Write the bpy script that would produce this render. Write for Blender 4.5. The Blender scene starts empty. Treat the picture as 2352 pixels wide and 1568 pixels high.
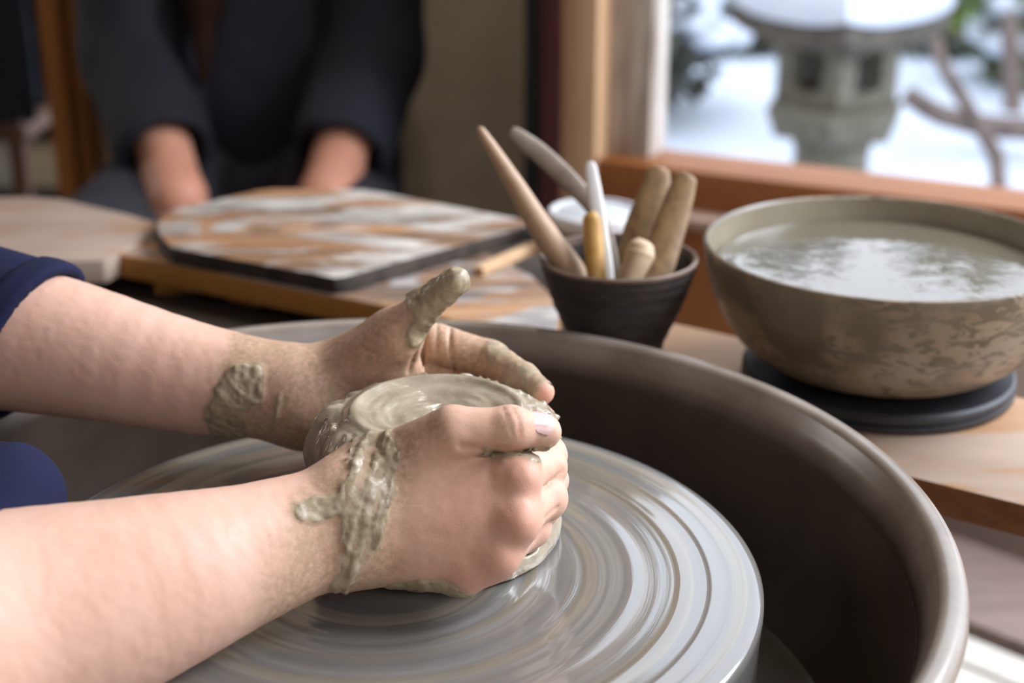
import bpy, bmesh, math, random
import numpy as np
from mathutils import Vector, Matrix

random.seed(7)
S = bpy.context.scene
COL = S.collection

# ------------------------------------------------------------------ camera, sky, lights, exposure
CAM = np.array([0.0, 0.0, 0.888]); FPX = 3500.0; PITCH = math.radians(20.53)
cam = bpy.data.cameras.new('camera'); cam_o = bpy.data.objects.new('camera', cam); COL.objects.link(cam_o)
cam_o.location = CAM; cam_o.rotation_euler = (math.pi / 2 - PITCH, 0, 0)
cam.sensor_width = 36.0; cam.lens = FPX / 2352 * 36.0; cam.clip_start = 0.02
cam.dof.use_dof = True; cam.dof.focus_distance = 0.672; cam.dof.aperture_fstop = 5.8
S.camera = cam_o
S.view_settings.view_transform = 'Standard'; S.view_settings.look = 'None'
S.view_settings.gamma = 1.0; S.view_settings.use_curve_mapping = False
S.view_settings.exposure = 0.3

def lin(c):
    c = c / 255.0
    return c / 12.92 if c <= 0.04045 else ((c + 0.055) / 1.055) ** 2.4
def C(r, g, b): return (lin(r), lin(g), lin(b), 1.0)

world = bpy.data.worlds.new('overcast_sky'); S.world = world; world.use_nodes = True
wn = world.node_tree.nodes; wl = world.node_tree.links
bg = wn['Background']; bg.inputs['Color'].default_value = C(230, 237, 250); bg.inputs['Strength'].default_value = 2.6

def area(name, loc, look, sx, sy, power, col):
    l = bpy.data.lights.new(name, 'AREA'); l.shape = 'RECTANGLE'; l.size = sx; l.size_y = sy
    l.energy = power; l.color = col[:3]
    o = bpy.data.objects.new(name, l); COL.objects.link(o); o.location = loc
    o.rotation_euler = (Vector(look) - Vector(loc)).to_track_quat('-Z', 'Y').to_euler(); return o
# fill lamps added at two unseen wall openings (camera's right, and behind the camera)
area('added_fill_right', (2.60, -0.55, 1.55), (0.0, 0.5, 0.7), 1.5, 1.0, 9, C(240, 244, 255))
area('added_fill_rear', (0.55, -1.50, 2.0), (0.0, 0.7, 0.6), 1.9, 0.5, 2, C(255, 246, 236))
# daylight entering by the garden window, to the right of the frame; far left, an added lamp with no known window
area('window_daylight_garden', (1.60, 1.04, 1.86), (-0.12, 0.62, 0.58), 1.4, 0.75, 78, C(238, 243, 255))
area('added_fill_left', (-2.93, 2.55, 1.45), (-1.0, 2.7, 0.6), 0.9, 0.9, 9, C(255, 244, 228))

# ------------------------------------------------------------------ geometry helpers
RX = np.array([1.0, 0, 0]); FW = np.array([0, math.cos(PITCH), -math.sin(PITCH)]); UP = np.array([0, math.sin(PITCH), math.cos(PITCH)])
def ray(u, v): return FW + (u - 1176) / FPX * RX - (v - 784) / FPX * UP
def at(u, v, d): return CAM + d * ray(u, v)
def atz(u, v, z):
    r = ray(u, v); return CAM + r * ((z - CAM[2]) / r[2])

def link(name, me, mat, parent=None):
    o = bpy.data.objects.new(name, me); COL.objects.link(o)
    if mat: me.materials.append(mat)
    if parent: o.parent = parent
    return o
def tag(o, label=None, cat=None, group=None, kind=None):
    if label: o['label'] = label
    if cat: o['category'] = cat
    if group: o['group'] = group
    if kind: o['kind'] = kind
    return o
def thing(name, label, cat, loc=(0, 0, 0), group=None):
    o = bpy.data.objects.new(name, None); COL.objects.link(o); o.location = loc
    o.empty_display_size = 0.05
    return tag(o, label, cat, group)
def child(o, parent):
    o.parent = parent; o.matrix_parent_inverse = Matrix.Translation(parent.location).inverted(); return o
def from_bm(name, bm, mat, parent=None, smooth=True):
    me = bpy.data.meshes.new(name); bmesh.ops.recalc_face_normals(bm, faces=bm.faces[:])
    for e in bm.edges:
        if len(e.link_faces) == 2 and e.calc_face_angle(0) > 0.75: e.smooth = False
    bm.to_mesh(me); bm.free()
    if smooth: me.polygons.foreach_set('use_smooth', [True] * len(me.polygons))
    o = link(name, me, mat)
    if parent: child(o, parent)
    return o
def box(bm, c, s, rot=None, bevel=0.0, seg=2):
    r = bmesh.ops.create_cube(bm, size=1.0)
    M4 = Matrix.Translation(Vector(c)) @ (rot.to_4x4() if rot is not None else Matrix.Identity(4)) @ Matrix.Diagonal((s[0], s[1], s[2], 1))
    bmesh.ops.transform(bm, matrix=M4, verts=r['verts'])
    if bevel:
        es = list({e for v in r['verts'] for e in v.link_edges})
        bmesh.ops.bevel(bm, geom=es, offset=bevel, segments=seg, affect='EDGES', profile=0.6)
def lathe_bm(prof, seg=96, c=(0, 0, 0), closed=False, wob=None):
    bm = bmesh.new(); rings = []
    for i, (r, z) in enumerate(prof):
        if r < 1e-6: rings.append([bm.verts.new((c[0], c[1], c[2] + z))])
        else:
            ring = []
            for k in range(seg):
                a = 2 * math.pi * k / seg; rr = r + (wob(a, z) if wob else 0)
                ring.append(bm.verts.new((c[0] + rr * math.cos(a), c[1] + rr * math.sin(a), c[2] + z)))
            rings.append(ring)
    pairs = list(zip(rings[:-1], rings[1:])) + ([(rings[-1], rings[0])] if closed else [])
    for a, b in pairs:
        for k in range(seg):
            k2 = (k + 1) % seg
            if len(a) == 1 and len(b) == 1: continue
            if len(a) == 1: bm.faces.new((a[0], b[k], b[k2]))
            elif len(b) == 1: bm.faces.new((a[k], b[0], a[k2]))
            else: bm.faces.new((a[k], b[k], b[k2], a[k2]))
    return bm
def tube_bm(pts, rad, seg=12, bm=None, flat=1.0, side=None):
    bm = bm or bmesh.new(); pts = [Vector(p) for p in pts]; prev = None; n = len(pts)
    ref = Vector(side) if side is not None else Vector((0.3, 0.2, 1))
    for i, p in enumerate(pts):
        t = (pts[min(i + 1, n - 1)] - pts[max(i - 1, 0)]).normalized()
        a = (ref - t * ref.dot(t)).normalized(); b = t.cross(a)
        ring = [bm.verts.new(p + (a * math.cos(2 * math.pi * k / seg) + b * (math.sin(2 * math.pi * k / seg) * flat)) * rad[i]) for k in range(seg)]
        if prev:
            for k in range(seg): bm.faces.new((prev[k], prev[(k + 1) % seg], ring[(k + 1) % seg], ring[k]))
        else: bm.faces.new(ring[::-1])
        prev = ring
    bm.faces.new(prev); return bm
def prism_bm(poly, z0, z1, bevel=0.002):
    bm = bmesh.new(); b = [bm.verts.new((p[0], p[1], z0)) for p in poly]; t = [bm.verts.new((p[0], p[1], z1)) for p in poly]; n = len(poly)
    bm.faces.new(b[::-1]); bm.faces.new(t)
    for k in range(n): bm.faces.new((b[k], b[(k + 1) % n], t[(k + 1) % n], t[k]))
    bmesh.ops.recalc_face_normals(bm, faces=bm.faces[:])
    if bevel: bmesh.ops.bevel(bm, geom=bm.edges[:], offset=bevel, segments=2, affect='EDGES', profile=0.6)
    return bm

# ------------------------------------------------------------------ numpy: noise, distance fields, surface nets
_rs = np.random.RandomState(3); _T = _rs.rand(32, 32, 32).astype(np.float32)
def noise(P, s, o=0.0):
    q = P * s + o; i = np.floor(q).astype(np.int64); f = (q - i).astype(np.float32); f = f * f * (3 - 2 * f)
    i &= 31; j = (i + 1) & 31
    x0, y0, z0 = i.T; x1, y1, z1 = j.T; fx, fy, fz = f.T
    a = _T[x0, y0, z0] * (1 - fx) + _T[x1, y0, z0] * fx; b = _T[x0, y1, z0] * (1 - fx) + _T[x1, y1, z0] * fx
    c = _T[x0, y0, z1] * (1 - fx) + _T[x1, y0, z1] * fx; d = _T[x0, y1, z1] * (1 - fx) + _T[x1, y1, z1] * fx
    return (a * (1 - fy) + b * fy) * (1 - fz) + (c * (1 - fy) + d * fy) * fz - 0.5
def fbm(P, s, oct=3, o=0.0):
    r = 0; a = 1.0
    for k in range(oct): r = r + a * noise(P, s * 2 ** k, o + 7.3 * k); a *= 0.5
    return r
def cap(P, a, b, ra, rb):
    a = np.asarray(a); ab = np.asarray(b) - a; t = np.clip((P - a) @ ab / (ab @ ab), 0, 1)
    return np.linalg.norm(P - a - t[:, None] * ab, axis=1) - (ra + (rb - ra) * t)
def spline(pts, n=6):
    pts = [np.asarray(p, float) for p in pts]; out = []
    for i in range(len(pts) - 1):
        p0, p1, p2, p3 = pts[max(i - 1, 0)], pts[i], pts[i + 1], pts[min(i + 2, len(pts) - 1)]
        for k in range(n):
            q = k / n; out.append(0.5 * (2 * p1 + (p2 - p0) * q + (2 * p0 - 5 * p1 + 4 * p2 - p3) * q * q + (3 * p1 - p0 - 3 * p2 + p3) * q ** 3))
    return out + [pts[-1]]
def chain(P, S4, k=.003):
    d = None
    for a, b in zip(S4[:-1], S4[1:]):
        e = cap(P, a[:3], b[:3], a[3], b[3]); d = e if d is None else smin(d, e, k)
    return d
def ball(P, c, r): return np.linalg.norm(P - np.asarray(c), axis=1) - r
def ell(P, c, r, R=None):
    q = P - np.asarray(c)
    if R is not None: q = q @ np.asarray(R)
    r = np.asarray(r); k0 = np.linalg.norm(q / r, axis=1); k1 = np.linalg.norm(q / (r * r), axis=1) + 1e-9
    return k0 * (k0 - 1) / k1
def smin(a, b, k):
    h = np.maximum(k - np.abs(a - b), 0) / k; return np.minimum(a, b) - h * h * k * 0.25
def smax(a, b, k): return -smin(-a, -b, k)
def segd(P, pts):
    d = None
    for a, b in zip(pts[:-1], pts[1:]):
        e = cap(P, a, b, 0, 0); d = e if d is None else np.minimum(d, e)
    return d
def surfnet(f, lo, hi, h, project=True):
    lo = np.asarray(lo, float); hi = np.asarray(hi, float); B = 6
    nb = np.ceil((hi - lo) / h / B).astype(int) + 1; n = nb * B
    g = np.stack(np.meshgrid(*[np.arange(k) for k in nb], indexing='ij'), -1).reshape(-1, 3)
    d0 = f(lo + h * (g * B + (B - 1) / 2)).astype(np.float32)
    D = d0.reshape(nb)
    for ax in range(3): D = np.repeat(D, B, ax)
    D = D.copy()
    act = g[np.abs(d0) < h * B * 1.05 + 0.004]
    loc = np.stack(np.meshgrid(*[np.arange(B)] * 3, indexing='ij'), -1).reshape(-1, 3)
    for s in range(0, len(act), 1500):
        ii = (act[s:s + 1500, None, :] * B + loc[None]).reshape(-1, 3)
        D[ii[:, 0], ii[:, 1], ii[:, 2]] = f(lo + h * ii)
    D[D == 0] = 1e-7
    sg = D < 0
    cnt = np.zeros(n - 1, np.int8); offs = [(i, j, k) for i in (0, 1) for j in (0, 1) for k in (0, 1)]
    sl = lambda o: tuple(slice(a, a + m - 1) for a, m in zip(o, n))
    for o in offs: cnt += sg[sl(o)]
    cells = np.argwhere((cnt > 0) & (cnt < 8)); idx = np.full(n - 1, -1, np.int64); idx[tuple(cells.T)] = np.arange(len(cells))
    acc = np.zeros((len(cells), 3)); w = np.zeros(len(cells))
    for o in offs:
        for ax in range(3):
            if o[ax]: continue
            o2 = list(o); o2[ax] = 1
            a = D[tuple((cells + o).T)]; b = D[tuple((cells + o2).T)]; m = (a < 0) != (b < 0)
            t = np.where(m, a / np.where(m, a - b, 1), 0); p = np.array(o, float)[None] + 0; p = np.repeat(p, len(cells), 0); p[:, ax] = t
            acc += p * m[:, None]; w += m
    V = lo + h * (cells + acc / w[:, None]); F = []
    for ax in range(3):
        b, c = (ax + 1) % 3, (ax + 2) % 3
        s0 = [slice(None)] * 3; s1 = [slice(None)] * 3; s0[ax] = slice(0, -1); s1[ax] = slice(1, None)
        e = np.argwhere(sg[tuple(s0)] != sg[tuple(s1)]); e = e[(e[:, b] > 0) & (e[:, c] > 0) & (e[:, b] < n[b] - 1) & (e[:, c] < n[c] - 1)]
        fl = sg[tuple(e.T)]
        def ci(db, dc):
            q = e.copy(); q[:, b] -= db; q[:, c] -= dc; return idx[tuple(q.T)]
        q = np.stack([ci(1, 1), ci(0, 1), ci(0, 0), ci(1, 0)], 1); q[~fl] = q[~fl][:, ::-1]; F.append(q)
    F = np.concatenate(F); F = F[(F >= 0).all(1)]
    if project:
        for _ in range(2):
            e = h * 0.3; d = f(V); G = np.stack([(f(V + e * np.eye(3)[k]) - f(V - e * np.eye(3)[k])) / (2 * e) for k in range(3)], 1)
            st = d[:, None] * G / np.maximum((G * G).sum(1), 0.3)[:, None]; ln = np.linalg.norm(st, axis=1)
            V = V - st * np.minimum(1, 0.6 * h / np.maximum(ln, 1e-9))[:, None]
    return V, F
def np_mesh(name, V, F, attrs=None):
    me = bpy.data.meshes.new(name)
    me.vertices.add(len(V)); me.vertices.foreach_set('co', np.asarray(V, np.float32).ravel())
    me.loops.add(F.size); me.loops.foreach_set('vertex_index', F.astype(np.int32).ravel())
    me.polygons.add(len(F)); me.polygons.foreach_set('loop_start', np.arange(0, F.size, F.shape[1], dtype=np.int32))
    me.polygons.foreach_set('use_smooth', np.ones(len(F), bool)); me.update(calc_edges=True)
    for k, a in (attrs or {}).items():
        at_ = me.attributes.new(k, 'FLOAT', 'POINT'); at_.data.foreach_set('value', np.asarray(a, np.float32))
    return me
def vnormals(V, F):
    N = np.zeros_like(V); n = np.cross(V[F[:, 2]] - V[F[:, 0]], V[F[:, 3]] - V[F[:, 1]])
    for k in range(4): np.add.at(N, F[:, k], n)
    return N / np.maximum(np.linalg.norm(N, axis=1), 1e-12)[:, None]
def sstep(a, b, x):
    t = np.clip((x - a) / (b - a), 0, 1); return t * t * (3 - 2 * t)

# ------------------------------------------------------------------ materials
class NT:
    def __init__(s, name):
        s.m = bpy.data.materials.new(name); s.m.use_nodes = True; s.t = s.m.node_tree; s.n = s.t.nodes; s.b = s.n['Principled BSDF']
    def new(s, ty, **kw):
        q = s.n.new(ty)
        for k, v in kw.items():
            if hasattr(q, k) and not k[0].isupper(): setattr(q, k, v)
        return q
    def lk(s, a, b): s.t.links.new(a, b); return b
    def coord(s, scale=(1, 1, 1), rot=(0, 0, 0)):
        tc = s.new('ShaderNodeTexCoord'); mp = s.new('ShaderNodeMapping'); mp.inputs['Scale'].default_value = scale; mp.inputs['Rotation'].default_value = rot
        s.lk(tc.outputs['Object'], mp.inputs['Vector']); return mp.outputs['Vector']
    def noise(s, vec, scale, detail=4, rough=0.55, dist=0.0):
        q = s.new('ShaderNodeTexNoise'); q.inputs['Scale'].default_value = scale; q.inputs['Detail'].default_value = detail
        q.inputs['Roughness'].default_value = rough; q.inputs['Distortion'].default_value = dist
        s.lk(vec, q.inputs['Vector']); return q.outputs['Fac']
    def ramp(s, fac, stops):
        r = s.new('ShaderNodeValToRGB'); e = r.color_ramp.elements
        while len(e) < len(stops): e.new(0.5)
        for q, (p, c) in zip(e, stops): q.position = p; q.color = c if len(c) == 4 else (*c, 1)
        s.lk(fac, r.inputs['Fac']); return r.outputs['Color']
    def gray(s, fac, a, b, lo=0.0, hi=1.0): return s.ramp(fac, [(a, (lo, lo, lo, 1)), (b, (hi, hi, hi, 1))])
    def mix(s, fac, a, b):
        q = s.new('ShaderNodeMix'); q.data_type = 'RGBA'
        if isinstance(fac, (int, float)): q.inputs[0].default_value = fac
        else: s.lk(fac, q.inputs[0])
        for v, i in ((a, 6), (b, 7)):
            if isinstance(v, tuple): q.inputs[i].default_value = v
            else: s.lk(v, q.inputs[i])
        return q.outputs[2]
    def math(s, op, a, b=None):
        q = s.new('ShaderNodeMath'); q.operation = op
        for v, i in ((a, 0), (b, 1)):
            if v is None: continue
            if isinstance(v, (int, float)): q.inputs[i].default_value = v
            else: s.lk(v, q.inputs[i])
        return q.outputs[0]
    def attr(s, name):
        q = s.new('ShaderNodeAttribute'); q.attribute_name = name; return q.outputs['Fac']
    def bump(s, h, strength, dist=0.001, normal=None):
        q = s.new('ShaderNodeBump'); q.inputs['Strength'].default_value = strength; q.inputs['Distance'].default_value = dist
        s.lk(h, q.inputs['Height'])
        if normal is not None: s.lk(normal, q.inputs['Normal'])
        return q.outputs['Normal']
    def out(s, base=None, rough=None, normal=None, **kw):
        for v, k in ((base, 'Base Color'), (rough, 'Roughness'), (normal, 'Normal')):
            if v is None: continue
            if isinstance(v, (tuple, float, int)): s.b.inputs[k].default_value = v
            else: s.lk(v, s.b.inputs[k])
        for k, v in kw.items():
            k = k.replace('_', ' ')
            if isinstance(v, (tuple, float, int)): s.b.inputs[k].default_value = v
            else: s.lk(v, s.b.inputs[k])
        return s.m
def simple(name, c1, c2, scale=20, rough=0.6, bump=0.2, bdist=0.001, stretch=(1, 1, 1), rot=(0, 0, 0), a=0.35, b=0.65, dist=0.0, **kw):
    t = NT(name); v = t.coord(stretch, rot); f = t.noise(v, scale, 5, 0.6, dist)
    return t.out(t.ramp(f, [(a, c1), (b, c2)]), rough, t.bump(f, bump, bdist) if bump else None, **kw)
def wood(name, c1, c2, c3=None, ang=0.0, rough=0.55, smear=None, fine=140, dark=None, **kw):
    t = NT(name); v = t.coord((0.09, 1, 1), (0, 0, -ang)); f = t.noise(v, fine, 6, 0.65, 0.6); g = t.noise(v, 22, 3, 0.5, 1.0)
    col = t.mix(t.gray(g, 0.35, 0.7), t.ramp(f, [(0.3, c1), (0.7, c2)]), c3 or c1)
    if smear:
        v2 = t.coord((0.35, 1, 1), (0, 0, -ang)); s1 = t.noise(v2, smear[2], 6, 0.6, 1.2); s2 = t.noise(v2, smear[2] * 2.3, 5, 0.6, 0.4)
        col = t.mix(t.gray(s1, smear[3], smear[3] + 0.07), col, t.ramp(s2, [(0.35, smear[0]), (0.65, smear[1])]))
    if dark:
        v3 = t.coord((0.22, 1, 1), (0, 0, -ang)); s3 = t.noise(v3, dark[1], 6, 0.65, 0.8); col = t.mix(t.gray(s3, dark[2], dark[2] + 0.08, 0, 0.85), col, dark[0])
    return t.out(col, rough, t.bump(f, 0.25, 0.0006), **kw)

def skin_material(name, tone_a, tone_b, red):
    t = NT(name); v = t.coord(); n1 = t.noise(v, 35, 4); n2 = t.noise(v, 420, 4, 0.6)
    col = t.ramp(n1, [(0.3, tone_a), (0.7, tone_b)]); col = t.mix(t.attr('red'), col, red)
    film = t.attr('film'); fr = t.math('MULTIPLY', film, t.gray(n2, 0.30, 0.62, 0.35, 1.0)); col = t.mix(fr, col, C(166, 139, 110))
    fk = t.math('MULTIPLY', t.gray(t.noise(v, 900, 3, 0.6), 0.60, 0.66, 0, 0.8), t.gray(t.noise(v, 130, 3), 0.45, 0.62)); col = t.mix(t.math('MULTIPLY', film, fk), col, C(206, 188, 164))
    mud = t.attr('mud'); md = t.noise(v, 160, 5, 0.65)
    mcol = t.ramp(md, [(0.3, C(134, 116, 90)), (0.7, C(178, 161, 134))]); col = t.mix(mud, col, mcol)
    vo = t.new('ShaderNodeTexVoronoi'); vo.inputs['Scale'].default_value = 900; vo.feature = 'DISTANCE_TO_EDGE'; t.lk(v, vo.inputs['Vector'])
    h = t.math('ADD', t.gray(vo.outputs['Distance'], 0.0, 0.25), t.math('MULTIPLY', t.math('MULTIPLY', t.math('ADD', film, mud), md), 5.0))
    return t.out(col, t.mix(t.math('MAXIMUM', mud, fr), (0.50, 0.50, 0.50, 1), (0.58, 0.58, 0.58, 1)), t.bump(h, 0.10, 0.0006),
                 Subsurface_Weight=0.12, Subsurface_Radius=(1.0, 0.35, 0.2), Subsurface_Scale=0.004, Specular_IOR_Level=0.28)
def clay_material(name, dark, light, r0=0.16, r1=0.5, scale=60):
    t = NT(name); v = t.coord(); n = t.noise(v, scale, 6, 0.62, 0.5); m = t.noise(v, scale * 4, 5, 0.65)
    return t.out(t.ramp(n, [(0.3, dark), (0.68, light)]), t.gray(m, 0.35, 0.7, r0, r1), t.bump(m, 0.16, 0.0010), Specular_IOR_Level=0.7)

# ================================================================== the room (setting)
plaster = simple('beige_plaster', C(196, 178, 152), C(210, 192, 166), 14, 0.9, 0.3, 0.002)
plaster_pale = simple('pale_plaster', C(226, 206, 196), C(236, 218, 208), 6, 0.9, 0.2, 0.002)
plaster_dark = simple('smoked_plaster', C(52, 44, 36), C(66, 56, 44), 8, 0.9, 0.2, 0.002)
floor_mat = simple('concrete_floor', C(150, 138, 130), C(176, 162, 154), 5, 0.75, 0.2, 0.002)
ceil_mat = simple('ceiling_boards', C(92, 70, 50), C(112, 88, 64), 9, 0.8, 0.2, 0.002, (1, 8, 1))
orange_wood = wood('cedar_wood', C(132, 80, 40), C(164, 104, 56), C(148, 92, 48), 0.0, 0.5)
light_wood = wood('pale_cedar_wood', C(178, 140, 104), C(204, 168, 132), C(190, 150, 114), 0.0, 0.55)
light_wood_v = simple('pale_cedar_post', C(182, 146, 110), C(206, 172, 136), 30, 0.55, 0.2, 0.0006, (4, 4, 0.25))
weathered = simple('weathered_wood', C(120, 104, 88), C(196, 188, 178), 16, 0.8, 0.4, 0.0015, (3, 3, 0.35), a=0.3, b=0.6)
black_wood = simple('black_lacquered_wood', C(16, 15, 17), C(26, 24, 26), 30, 0.5, 0.1, 0.0005, (4, 4, 0.3))
red_wood = simple('dark_red_wood', C(66, 28, 28), C(88, 42, 38), 30, 0.5, 0.2, 0.0005, (4, 4, 0.3))

P0 = Vector((0.08, 1.75, 0)); WA = math.radians(27); WE = Vector((math.cos(WA), -math.sin(WA), 0)); WN = Vector((math.sin(WA), math.cos(WA), 0))
WR = Matrix.Rotation(-WA, 3, 'Z')
def wpt(s, n, z): return P0 + WE * s + WN * n + Vector((0, 0, z))
def wbox(bm, s0, s1, n0, n1, z0, z1, bevel=0.0):
    box(bm, wpt((s0 + s1) / 2, (n0 + n1) / 2, (z0 + z1) / 2), (s1 - s0, n1 - n0, z1 - z0), WR, bevel)
def wobj(name, mat, *b, bevel=0.002, parent=None, kind=None):
    bm = bmesh.new()
    for q in b: wbox(bm, *q, bevel)
    o = from_bm(name, bm, mat, parent)
    if kind: o['kind'] = kind
    return o
def room_box(name, mat, lo, hi):
    bm = bmesh.new(); lo, hi = Vector(lo), Vector(hi); box(bm, (lo + hi) / 2, hi - lo); o = from_bm(name, bm, mat, smooth=False); o['kind'] = 'structure'; return o

WS1 = 2.95
bm = bmesh.new()
wc = wpt(WS1, 0, 0)
pts = [(-3.0, -1.6), (2.75, -1.6), (2.75, wc.y), tuple(wpt(WS1, 0.06, 0))[:2], tuple(wpt(-0.06, 0.06, 0))[:2], (0.1, 3.6), (-3.0, 3.6)]
from_bm('floor', prism_bm(pts, -0.05, 0.0, 0), floor_mat, smooth=False)['kind'] = 'structure'
from_bm('ceiling', prism_bm(pts, 2.5, 2.55, 0), ceil_mat, smooth=False)['kind'] = 'structure'
bm = bmesh.new()
for lo, hi in (((-3.05, -1.6, 0), (-3.0, 2.05, 2.5)), ((-3.05, 3.05, 0), (-3.0, 3.6, 2.5)), ((-3.05, 2.05, 0), (-3.0, 3.05, .95)), ((-3.05, 2.05, 1.95), (-3.0, 3.05, 2.5))):
    box(bm, (Vector(lo) + Vector(hi)) / 2, Vector(hi) - Vector(lo))
from_bm('wall_left', bm, plaster_dark, smooth=False)['kind'] = 'structure'  # opening cut for the added far left lamp
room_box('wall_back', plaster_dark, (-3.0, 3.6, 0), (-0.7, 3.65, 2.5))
room_box('wall_side', plaster, (-0.74, 2.45, 0), (0.16, 2.55, 2.5))
# wall behind the camera, with a wide opening; and wall to the camera's right with another
bm = bmesh.new()
for lo, hi in (((-3.0, -1.68, 0), (-0.45, -1.6, 2.5)), ((1.55, -1.68, 0), (2.75, -1.6, 2.5)), ((-0.45, -1.68, 0), (1.55, -1.6, 1.75)), ((-0.45, -1.68, 2.3), (1.55, -1.6, 2.5))):
    box(bm, (Vector(lo) + Vector(hi)) / 2, Vector(hi) - Vector(lo))
from_bm('wall_rear', bm, plaster, smooth=False)['kind'] = 'structure'
bm = bmesh.new()
for lo, hi in (((2.75, -1.68, 0), (2.83, -1.35, 2.5)), ((2.75, 0.25, 0), (2.83, wc.y + .1, 2.5)), ((2.75, -1.35, 0), (2.83, 0.25, 1.0)), ((2.75, -1.35, 2.1), (2.83, 0.25, 2.5))):
    box(bm, (Vector(lo) + Vector(hi)) / 2, Vector(hi) - Vector(lo))
from_bm('wall_right', bm, plaster, smooth=False)['kind'] = 'structure'
# the window wall: low wall under the sill, head wall above, return behind the posts
o = wobj('wall_front', plaster_pale, (0.30, WS1, 0.012, 0.10, 0, 0.42), (-0.07, WS1, 0.012, 0.10, 2.15, 2.5), (2.62, WS1, 0.012, 0.10, 0.42, 2.15), bevel=0, kind='structure')
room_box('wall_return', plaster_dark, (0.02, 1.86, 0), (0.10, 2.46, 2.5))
wobj('trim_1', black_wood, (-0.069, -0.042, -0.01, 0.09, 0, 2.5), kind='structure')
wobj('trim_2', red_wood, (-0.042, -0.017, -0.02, 0.09, 0, 2.5), kind='structure')
win = thing('window_1', None, None, tuple(wpt(0.0, 0, 0.42))); win['kind'] = 'structure'
wobj('jamb', light_wood_v, (-0.017, 0.026, -0.016, 0.09, 0.40, 2.2), parent=win)
wobj('bottom_rail', orange_wood, (0.026, 2.62, -0.012, 0.075, 0.42, 0.466), parent=win)
wobj('top_rail', light_wood, (0.026, 2.62, -0.012, 0.075, 2.10, 2.16), parent=win)
wobj('stile', weathered, (0.026, 0.079, 0.02, 0.07, 0.466, 2.10), parent=win)
wobj('stile', light_wood_v, (1.32, 1.37, 0.02, 0.07, 0.466, 2.10), parent=win)
wobj('stile', light_wood_v, (2.57, 2.62, 0.02, 0.07, 0.466, 2.10), parent=win)
t = NT('window_glass'); tr = t.new('ShaderNodeBsdfTransparent'); gl = t.new('ShaderNodeBsdfGlossy'); gl.inputs['Roughness'].default_value = 0.02
fr = t.new('ShaderNodeFresnel'); fr.inputs['IOR'].default_value = 1.45; mx = t.new('ShaderNodeMixShader')
tr.inputs['Color'].default_value = (0.96, 0.975, 0.98, 1)
t.lk(fr.outputs[0], mx.inputs[0]); t.lk(tr.outputs[0], mx.inputs[1]); t.lk(gl.outputs[0], mx.inputs[2]); t.lk(mx.outputs[0], t.n['Material Output'].inputs['Surface'])
glass = t.m
for a, b in ((0.079, 1.32), (1.37, 2.57)):
    bm = bmesh.new(); vs = [bm.verts.new(wpt(s, 0.045, z)) for s, z in ((a, 0.466), (b, 0.466), (b, 2.10), (a, 2.10))]; bm.faces.new(vs)
    from_bm('pane', bm, glass, win, smooth=False)
# ledge and cedar panel under the sill
wobj('trim_3', simple('pinkish_ledge_wood', C(150, 124, 108), C(172, 146, 130), 30, 0.6, 0.1), (0.026, 2.62, -0.045, 0.012, 0.408, 0.42), kind='structure')
pan = tag(wobj('trim_4', orange_wood, (0.026, 0.30, -0.02, 0.012, 0.0, 0.408), bevel=0.001), kind='structure')

# ================================================================== the garden outside
t = NT('snow'); v = t.coord(); f = t.noise(v, 6, 5); g = t.noise(v, 60, 3)
snow = t.out(t.ramp(f, [(0.3, C(194, 203, 218)), (0.7, C(212, 219, 230))]), 0.6, t.bump(g, 0.3, 0.01), Subsurface_Weight=0.1, Subsurface_Radius=(0.6, 0.7, 0.9), Subsurface_Scale=0.03)
stone = simple('lichen_stone', C(88, 86, 72), C(118, 114, 100), 26, 0.9, 0.5, 0.004)
stone_dark = simple('roof_stone', C(66, 62, 56), C(92, 87, 78), 20, 0.9, 0.5, 0.004)
bark = simple('grey_bark', C(88, 76, 70), C(128, 114, 106), 40, 0.9, 0.5, 0.003, (1, 1, 0.3))
# snowy ground with a bank rising behind the lantern
bm = bmesh.new(); NXg, NYg = 90, 70; gv = []
gx = np.linspace(-2.0, 9.0, NXg); gn = np.linspace(0.12, 14.0, NYg)
for j in range(NYg):
    row = []
    for i in range(NXg):
        p = wpt(gx[i], gn[j], 0); q = np.array([[p.x, p.y, 0.0]])
        z = -0.09 + 0.10 * float(fbm(q, 0.9, 3)[0]) + 0.9 * float(sstep(4.2, 11.0, gn[j])) + 0.22 * float(sstep(1.6, 4.0, gn[j]) * (0.5 + noise(q, 0.7, 5.0)[0]))
        if gn[j] < 0.2: z = min(z, -0.02)
        row.append(bm.verts.new((p.x, p.y, z)))
    gv.append(row)
for j in range(NYg - 1):
    for i in range(NXg - 1): bm.faces.new((gv[j][i], gv[j][i + 1], gv[j + 1][i + 1], gv[j + 1][i]))
from_bm('ground', bm, snow)['kind'] = 'structure'

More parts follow.
